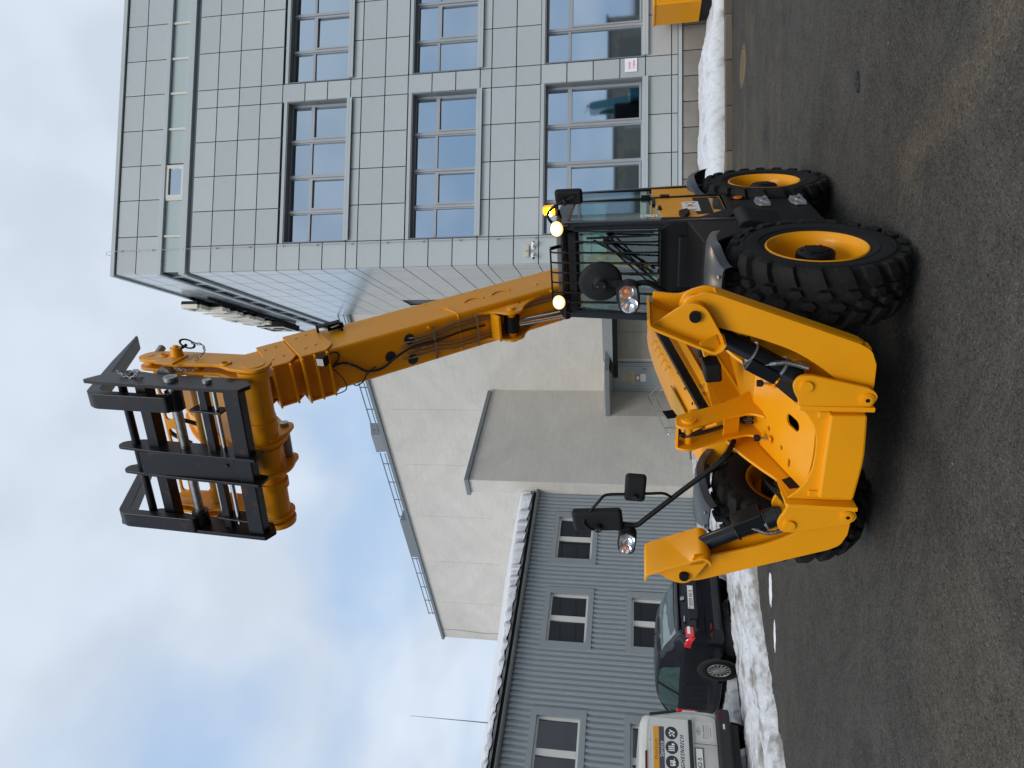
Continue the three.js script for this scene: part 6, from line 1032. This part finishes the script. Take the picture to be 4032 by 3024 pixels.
// ---- black liftback ----
{
  const c = thing('parked_car', 'black liftback car parked nose-in at the corrugated workshop, dusty tailgate', 'car', inK(-7.02, 0.02, 4.36), KT);
  const S = (d, w, y0, yw, yb, yr, wr, wb) => ({ d, w, y0, yw, yb, yr, wr, wb });
  const lo = makeLoft([S(0, 0.70, 0.42, 0.58, 0.74, 0.78, 0.60, 0.68), S(0.04, 0.80, 0.34, 0.60, 0.84, 0.90, 0.68, 0.79), S(0.10, 0.86, 0.28, 0.62, 0.92, 1.05, 0.70, 0.84), S(0.20, 0.89, 0.24, 0.64, 0.955, 1.11, 0.68, 0.87), S(0.5, 0.90, 0.22, 0.66, 0.965, 1.20, 0.63, 0.88), S(0.9, 0.905, 0.21, 0.66, 0.965, 1.345, 0.59, 0.885), S(1.3, 0.905, 0.20, 0.66, 0.96, 1.43, 0.60, 0.885), S(1.8, 0.905, 0.20, 0.66, 0.95, 1.46, 0.61, 0.885), S(2.4, 0.905, 0.20, 0.66, 0.94, 1.45, 0.61, 0.885), S(2.9, 0.905, 0.20, 0.66, 0.93, 1.36, 0.60, 0.88), S(3.4, 0.90, 0.20, 0.66, 0.92, 1.10, 0.64, 0.87), S(3.7, 0.895, 0.20, 0.66, 0.90, 0.98, 0.70, 0.85), S(4.2, 0.88, 0.21, 0.62, 0.82, 0.90, 0.68, 0.82), S(4.55, 0.82, 0.24, 0.56, 0.70, 0.78, 0.60, 0.76), S(4.67, 0.66, 0.32, 0.50, 0.58, 0.64, 0.5, 0.6)]);
  obj(c, 'body', lo.body(), VM.carBlack);
  obj(c, 'rear_window', [lo.patch(0.26, 0.98, 9.7, 12, 1, 0.005, 12, 8), lo.patch(0.26, 0.98, 9.7, 12, -1, 0.005, 12, 8)], VM.rearGlass);
  for (const s of [-1, 1]) {
    obj(c, 'side_window', lo.patch(0.98, 1.92, 6.35, 8.7, s, 0.006, 12, 6, (d, t, a, b) => [lerp(d, d + 0.55 * b * (1 - a), 1), t]), VM.glass);
    obj(c, 'side_window', lo.patch(2.02, 3.15, 6.35, 8.7, s, 0.006, 12, 6, (d, t, a, b) => [lerp(d, d - 0.55 * b * a, 1), t]), VM.glass);
    obj(c, 'door_handle', [box(s * 0.905, 0.86, -1.55, 0.02, 0.03, 0.16, 0.008), box(s * 0.905, 0.85, -2.55, 0.02, 0.03, 0.16, 0.008)], VM.carBlack);
    obj(c, 'sill', [box(s * 0.89, 0.27, -2.35, 0.04, 0.1, 2.0, 0.015)], VM.carBlack);
    const tl = grp(c, 'tail_lamp'); obj(tl, 'lamp_lens', [lo.patch(0.05, 0.27, 5.0, 6.2, s, 0.010, 8, 5), boxR(s * 0.71, 0.875, -0.055, 0.18, 0.15, 0.05, -0.25, s * 0.25, 0, 0.015)], VM.red); obj(tl, 'reverse_lamp', [boxR(s * 0.68, 0.895, -0.026, 0.13, 0.055, 0.02, -0.25, s * 0.25, 0, 0.006)], VM.clearLamp);
    obj(c, 'reflector', [boxR(s * 0.66, 0.50, -0.012, 0.24, 0.028, 0.02, 0, s * 0.18, 0, 0.005)], VM.darkRed);
    obj(c, 'door_mirror', [box(s * 0.99, 0.99, -3.05, 0.2, 0.13, 0.09, 0.04)], VM.carBlack);
  }
  for (const [x, z] of [[-0.80, -0.92], [0.80, -0.92], [-0.80, -3.60], [0.80, -3.60]]) {
    carWheel(c, x, z, 0.32, 0.2, 14, VM.alloy);
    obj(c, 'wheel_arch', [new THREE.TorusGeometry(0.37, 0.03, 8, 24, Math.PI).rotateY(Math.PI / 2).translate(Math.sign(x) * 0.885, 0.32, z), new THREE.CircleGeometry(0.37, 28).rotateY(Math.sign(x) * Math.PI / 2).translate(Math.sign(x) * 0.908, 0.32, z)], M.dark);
  }
  // move arches behind wheels: wheels stand 12 mm proud
  c.children.filter((o) => o.name === 'wheel').forEach((o) => { o.position.x = Math.sign(o.position.x) * 0.822; });
  obj(c, 'plate_recess', [boxR(0, 0.80, -0.020, 0.94, 0.17, 0.05, -0.06, 0, 0, 0.02)], VM.carBlack);
  plate(c, 0.52, 0.112, '0559 KE-5', [0, 0.835, 0.013], true);
  obj(c, 'boot_lip', [boxR(0, 1.072, -0.115, 1.24, 0.022, 0.10, 0.12, 0, 0, 0.008)], VM.carBlack);
  const bd = print(128, 128, (g, w, h) => { g.fillStyle = '#101216'; g.fillRect(0, 0, w, h); g.fillStyle = '#d5d8da'; g.beginPath(); g.arc(64, 64, 56, 0, 7); g.fill(); g.fillStyle = '#14171a'; g.beginPath(); g.arc(64, 64, 46, 0, 7); g.fill(); g.strokeStyle = '#d5d8da'; g.lineWidth = 9; g.beginPath(); g.moveTo(30, 88); g.quadraticCurveTo(60, 60, 96, 48); g.stroke(); g.beginPath(); g.moveTo(44, 48); g.lineTo(84, 62); g.moveTo(58, 36); g.lineTo(90, 52); g.stroke(); });
  sheet(c, 'badge', 0.085, 0.085, bd, [0, 0.985, -0.045], [-0.42, 0, 0]);
  const nm = print(256, 64, (g, w, h) => { g.fillStyle = '#0e1014'; g.fillRect(0, 0, w, h); g.fillStyle = '#cfd3d6'; g.font = 'bold 50px sans-serif'; g.textAlign = 'center'; g.textBaseline = 'middle'; g.fillText('ŠKODA', w / 2, h / 2 + 2); });
  sheet(c, 'lettering', 0.18, 0.042, nm, [-0.44, 0.965, -0.036], [-0.42, 0.05, 0]);
  obj(c, 'rear_wiper', [rod([0.0, 1.115, -0.27], [-0.30, 1.135, -0.29], 0.008)], VM.trim);
  obj(c, 'bumper_trim', [boxR(0, 0.40, -0.03, 1.3, 0.12, 0.06, 0.15, 0, 0, 0.03)], VM.trim);
  obj(c, 'antenna', [rod([0, 1.45, -1.3], [0, 1.50, -1.24], 0.012, 0.006)], VM.trim);
}
// ---- white service van ----
{
  const c = thing('parked_van', 'white service van with yellow and black door graphics and dirty bumper', 'van', inK(-10.08, 0.02, 4.50), KT);
  const S = (d, w, y0, yw, yb, yr, wr, wb) => ({ d, w, y0, yw, yb, yr, wr, wb });
  const lo = makeLoft([S(0, 0.78, 0.50, 0.85, 1.06, 1.66, 0.64, 0.77), S(0.03, 0.82, 0.45, 0.85, 1.06, 1.72, 0.67, 0.80), S(0.10, 0.845, 0.38, 0.85, 1.06, 1.77, 0.69, 0.83), S(0.3, 0.855, 0.30, 0.85, 1.05, 1.80, 0.70, 0.84), S(1.0, 0.86, 0.26, 0.85, 1.05, 1.82, 0.71, 0.845), S(2.0, 0.86, 0.25, 0.85, 1.05, 1.82, 0.71, 0.845), S(2.6, 0.86, 0.25, 0.85, 1.04, 1.74, 0.70, 0.845), S(3.1, 0.86, 0.25, 0.82, 1.0, 1.30, 0.72, 0.84), S(3.4, 0.855, 0.25, 0.78, 0.96, 1.06, 0.74, 0.83), S(3.9, 0.83, 0.27, 0.70, 0.88, 0.97, 0.70, 0.8), S(4.15, 0.70, 0.34, 0.58, 0.70, 0.78, 0.56, 0.66)]);
  obj(c, 'body', lo.body(), VM.vanWhite);
  for (const s of [-1, 1]) {
    obj(c, 'side_window', lo.patch(2.0, 2.95, 6.4, 8.6, s, 0.006, 10, 5, (d, t, a, b) => [d - 0.4 * a * b, t]), VM.glass);
    const tl = grp(c, 'tail_lamp'); obj(tl, 'lamp_lens', [lim(s * 0.735, s * 0.835, 0.86, 1.19, -0.12, -0.015, 0.025)], VM.red); obj(tl, 'reverse_lamp', [lim(s * 0.745, s * 0.80, 0.88, 1.09, -0.02, -0.004, 0.012)], VM.clearLamp);
    // rear door leaf
    const d = grp(c, 'rear_door'); obj(d, 'door_leaf', [extXY([[0.27 + s * 0.006, 0.58], [s * 0.70, 0.58, 0.08], [s * 0.735, 0.85, 0.05], [s * 0.73, 1.10, 0.05], [s * 0.64, 1.60, 0.10], [0.27 + s * 0.006, 1.63]], -0.02, 0.022, 0, 0.008)], VM.vanWhite);
    obj(d, 'door_panel', [extXY([[0.27 + s * 0.03, 1.09], [s * 0.64, 1.09, 0.05], [s * 0.57, 1.52, 0.08], [0.27 + s * 0.03, 1.52, 0.02]], 0.02, 0.027, 0, 0.003)], VM.vanWhite);
  }
  obj(c, 'handle_bar', [lim(-0.64, 0.62, 0.955, 1.015, 0.02, 0.06, 0.015)], VM.trim);
  obj(c, 'bumper', [lim(-0.84, 0.84, 0.36, 0.575, -0.16, 0.085, 0.05)], VM.trim);
  obj(c, 'corner_pillar', [lim(0.76, 0.83, 0.60, 0.85, -0.10, 0.0, 0.02), lim(-0.83, -0.76, 0.60, 0.85, -0.10, 0.0, 0.02), boxR(0.745, 1.40, -0.06, 0.035, 0.44, 0.09, 0, 0, 0.18, 0.01), boxR(-0.745, 1.40, -0.06, 0.035, 0.44, 0.09, 0, 0, -0.18, 0.01)], VM.trim);
  obj(c, 'reflector', [lim(0.64, 0.74, 0.50, 0.53, 0.083, 0.090)], VM.darkRed); obj(c, 'bumper_lamp', [lim(0.50, 0.58, 0.45, 0.48, 0.084, 0.090)], VM.clearLamp);
  obj(c, 'brake_lamp', [lim(-0.20, 0.10, 1.655, 1.69, -0.03, 0.012, 0.01)], VM.darkRed);
  for (const [x, z] of [[-0.74, -0.62], [0.74, -0.62], [-0.74, -3.3], [0.74, -3.3]]) carWheel(c, x, z, 0.31, 0.2, 7, VM.trim);
  obj(c, 'underbody', [lim(-0.70, 0.70, 0.22, 0.42, -3.9, -0.15)], VM.trim);
  // graphics on the doors, from the roof down: band, three round pictograms, company name, emblem and contact lines
  const W = 1024, H = 700;
  const art = print(W, H, (g) => {
    g.fillStyle = '#c9cbc6'; g.fillRect(0, 0, W, H);
    g.fillStyle = '#dd9a2a'; g.fillRect(60, 40, 820, 92); g.fillStyle = '#4b4c57'; g.fillRect(60, 132, 820, 88);
    g.fillStyle = '#4b4035'; g.font = '80px sans-serif'; g.textBaseline = 'middle'; g.textAlign = 'left'; g.fillText('Premium', 350, 88); g.fillStyle = '#d9dcda'; g.fillText('Service', 395, 178);
    for (const [x, k] of [[325, 0], [555, 1], [785, 2]]) {
      g.fillStyle = '#33343c'; g.beginPath(); g.arc(x, 340, 104, 0, 7); g.fill(); g.fillStyle = '#e4e6e3';
      if (k === 0) { g.fillRect(x - 55, 310, 70, 60); g.fillRect(x + 20, 300, 12, 80); g.fillRect(x + 30, 368, 34, 10); g.beginPath(); g.arc(x - 34, 380, 15, 0, 7); g.arc(x + 6, 380, 15, 0, 7); g.fill(); g.fillStyle = '#33343c'; g.fillRect(x - 38, 320, 34, 24); }
      if (k === 1) { for (let i = 0; i < 3; i++) g.fillRect(x - 55 + i * 30, 285, 18, 100); g.fillRect(x + 30, 340, 40, 14); g.fillRect(x + 36, 354, 26, 32); }
      if (k === 2) { for (const [a, b] of [[-40, -24], [0, -34], [-22, 14], [26, 6], [40, -20], [10, 40], [-44, 40]]) { g.beginPath(); g.arc(x + a, 340 + b, 15, 0, 7); g.fill(); } g.fillRect(x + 16, 330, 12, 48); }
    }
    g.fillStyle = '#24252b'; g.font = 'italic bold 84px sans-serif'; g.save(); g.translate(70, 508); g.scale(1.12, 1); g.fillText('JUNGHEINRICH', 0, 0); g.restore(); g.fillStyle = '#a8242c'; g.fillRect(70, 462, 22, 12);
  });
  sheet(c, 'door_graphics', 1.0, 0.66, art, [0.125, 1.268, 0.0295]);
  const small = print(512, 384, (g, w, h) => { g.fillStyle = '#bcbdb6'; g.fillRect(0, 0, w, h); g.strokeStyle = '#2a2c30'; g.fillStyle = '#2a2c30'; g.lineWidth = 8; g.beginPath(); g.moveTo(256, 10); g.lineTo(356, 62); g.lineTo(256, 114); g.lineTo(156, 62); g.closePath(); g.stroke(); g.textAlign = 'center'; g.font = 'bold 60px sans-serif'; g.fillText('PD', 256, 84); g.font = 'bold 44px sans-serif'; g.fillText('ПООО «ФОМАР»', 256, 190); g.font = '36px sans-serif'; g.fillText('моб.: +375 29 60 18 60', 256, 244); g.fillText('тел. (017) 510 74 90', 256, 290); g.fillText('www.fomar.by', 256, 336); });
  sheet(c, 'contact_lines', 0.32, 0.27, small, [0.46, 0.765, 0.0235]);
  plate(c, 0.52, 0.112, 'AP 3062-5', [-0.07, 0.865, 0.034], false);
}
// ---- orange generator at the kerb ----
{
  const t = thing('generator', 'orange box generator on a black skid in front of the office windows', 'generator', inG(5.52, 0.30, 0.78), GT);
  const W = 2.2;
  obj(t, 'canopy', [extXY([[-W / 2 + 1.0, 0.22], [W / 2 + 1.0, 0.22], [W / 2 + 1.0, 1.20, 0.02], [-W / 2 + 1.0 - 0.02, 1.20, 0.02]], -0.40, 0.40, 0, 0.012)], M.yellow);
  const X = -W / 2 + 1.0;
  obj(t, 'roof', [lim(X - 0.035, X + W + 0.02, 1.20, 1.245, -0.42, 0.42, 0.01)], M.yellow);
  obj(t, 'door', [lim(X + 0.05, X + 1.0, 0.32, 1.16, 0.40, 0.412, 0.004)], M.yellow);
  obj(t, 'latch', [lim(X + 0.16, X + 0.225, 0.83, 0.90, 0.412, 0.42, 0.004)], M.black); obj(t, 'latch', [lim(X + 0.36, X + 0.425, 0.80, 0.87, 0.412, 0.42, 0.004)], M.black);
  obj(t, 'skid', [extXY([[X + 0.03, 0.0], [X + W, 0.0], [X + W, 0.215], [X - 0.0, 0.215]], -0.38, 0.39, 0.01, 0.008)], M.black);
  const pl = print(64, 96, (g, w, h) => { g.fillStyle = '#d8d2b4'; g.fillRect(0, 0, w, h); g.strokeStyle = '#6b6a50'; g.lineWidth = 5; g.beginPath(); g.arc(w / 2, h / 2, 18, 0, 7); g.stroke(); });
  sheet(t, 'type_plate', 0.09, 0.10, pl, [X + 0.36, 0.12, 0.3935]);
  const wn = print(96, 64, (g, w, h) => { g.fillStyle = '#c8b23a'; g.fillRect(0, 0, w, h); g.fillStyle = '#4d4a2c'; g.fillRect(12, 14, 26, 34); g.fillRect(50, 20, 34, 8); g.fillRect(50, 36, 34, 8); });
  sheet(t, 'warning_label', 0.10, 0.06, wn, [X + 0.11, 1.11, 0.4145]);
  obj(t, 'lifting_hook', [tube([[X + 0.26, 1.24, 0.2], [X + 0.26, 1.30, 0.2], [X + 0.31, 1.33, 0.2], [X + 0.35, 1.30, 0.2], [X + 0.35, 1.27, 0.2]], 0.012, 20, 6)], M.galv); obj(t, 'filler_cap', [rod([X + 0.85, 1.24, 0.15], [X + 0.85, 1.285, 0.15], 0.06)], M.black);
  obj(t, 'skid_foot', [lim(X + 0.1, X + 0.25, -0.21, 0.0, -0.38, 0.38)], M.black); obj(t, 'skid_foot', [lim(X + 1.7, X + 1.85, -0.21, 0.0, -0.38, 0.38)], M.black);
}
// ---- across the yard, behind the photographer: what the ground floor glass mirrors ----
{
  const t = thing('brick_warehouse', 'long low brown warehouse across the yard, mirrored in the ground floor glass', 'building', [4, 0, 40], Math.PI);
  obj(t, 'wall', [lim(-45, 45, 0, 4.6, -8, 0)], std(lin(0.50, 0.45, 0.36), 0.9, { map: T.dirt })); obj(t, 'roof_edge', [lim(-45.2, 45.2, 4.6, 4.85, -8.2, 0.2)], M.flashing);
  for (let i = -6; i < 7; i++) obj(t, 'bay_door', lim(i * 6.4 - 1.9, i * 6.4 + 1.9, 0.05, 3.6, 0.003, 0.06), i % 2 ? std(lin(0.62, 0.58, 0.46), 0.7) : std(lin(0.30, 0.27, 0.22), 0.7));
}
{
  const t = thing('excavator', 'teal crawler excavator with folded arm, mirrored in the ground floor glass', 'excavator', [15.6, 0, -1.2], R(-70));
  const teal = phy(lin(0.012, 0.16, 0.20), 0.35, { clearcoat: 0.4, map: T.soft });
  for (const z of [-1.1, 1.1]) obj(t, 'track', extXY([[-1.8, 0.15, 0.3], [-1.5, 0.0, 0.3], [1.5, 0, 0.3], [1.8, 0.15, 0.3], [1.7, 0.75, 0.3], [-1.7, 0.75, 0.3]], z - 0.25, z + 0.25, 0.2, 0.02), M.black);
  obj(t, 'house', [lim(-1.9, 0.8, 0.95, 2.2, -1.25, 0.3, 0.12)], teal); obj(t, 'cab', [lim(-0.3, 1.4, 0.95, 2.9, 0.35, 1.3, 0.12)], M.blackSatin); obj(t, 'turntable', [rod([0, 0.6, 0], [0, 0.97, 0], 0.6)], M.black);
  obj(t, 'boom', [extXY([[0.8, 1.5], [1.2, 1.3, 0.2], [3.2, 3.6, 0.4], [5.0, 3.9, 0.2], [5.0, 4.3, 0.2], [2.9, 4.25, 0.4]], -0.2, 0.2, 0.1, 0.02)], teal);
  obj(t, 'stick', [beam([5.0, 4.2, 0], [5.6, 1.4, 0], 0.28, 0.36, 0.03, [0, 0, 1])], teal); obj(t, 'ram', [rod([2.8, 4.3, 0], [4.9, 4.6, 0], 0.08)], M.chrome);
  obj(t, 'bucket', [extXY([[5.5, 1.4, 0.1], [6.1, 1.2, 0.2], [6.0, 0.4, 0.3], [5.2, 0.1, 0.2], [4.9, 0.5, 0.1]], -0.45, 0.45, 0.1, 0.02)], M.black);
}
renderer.render(scene, camera);
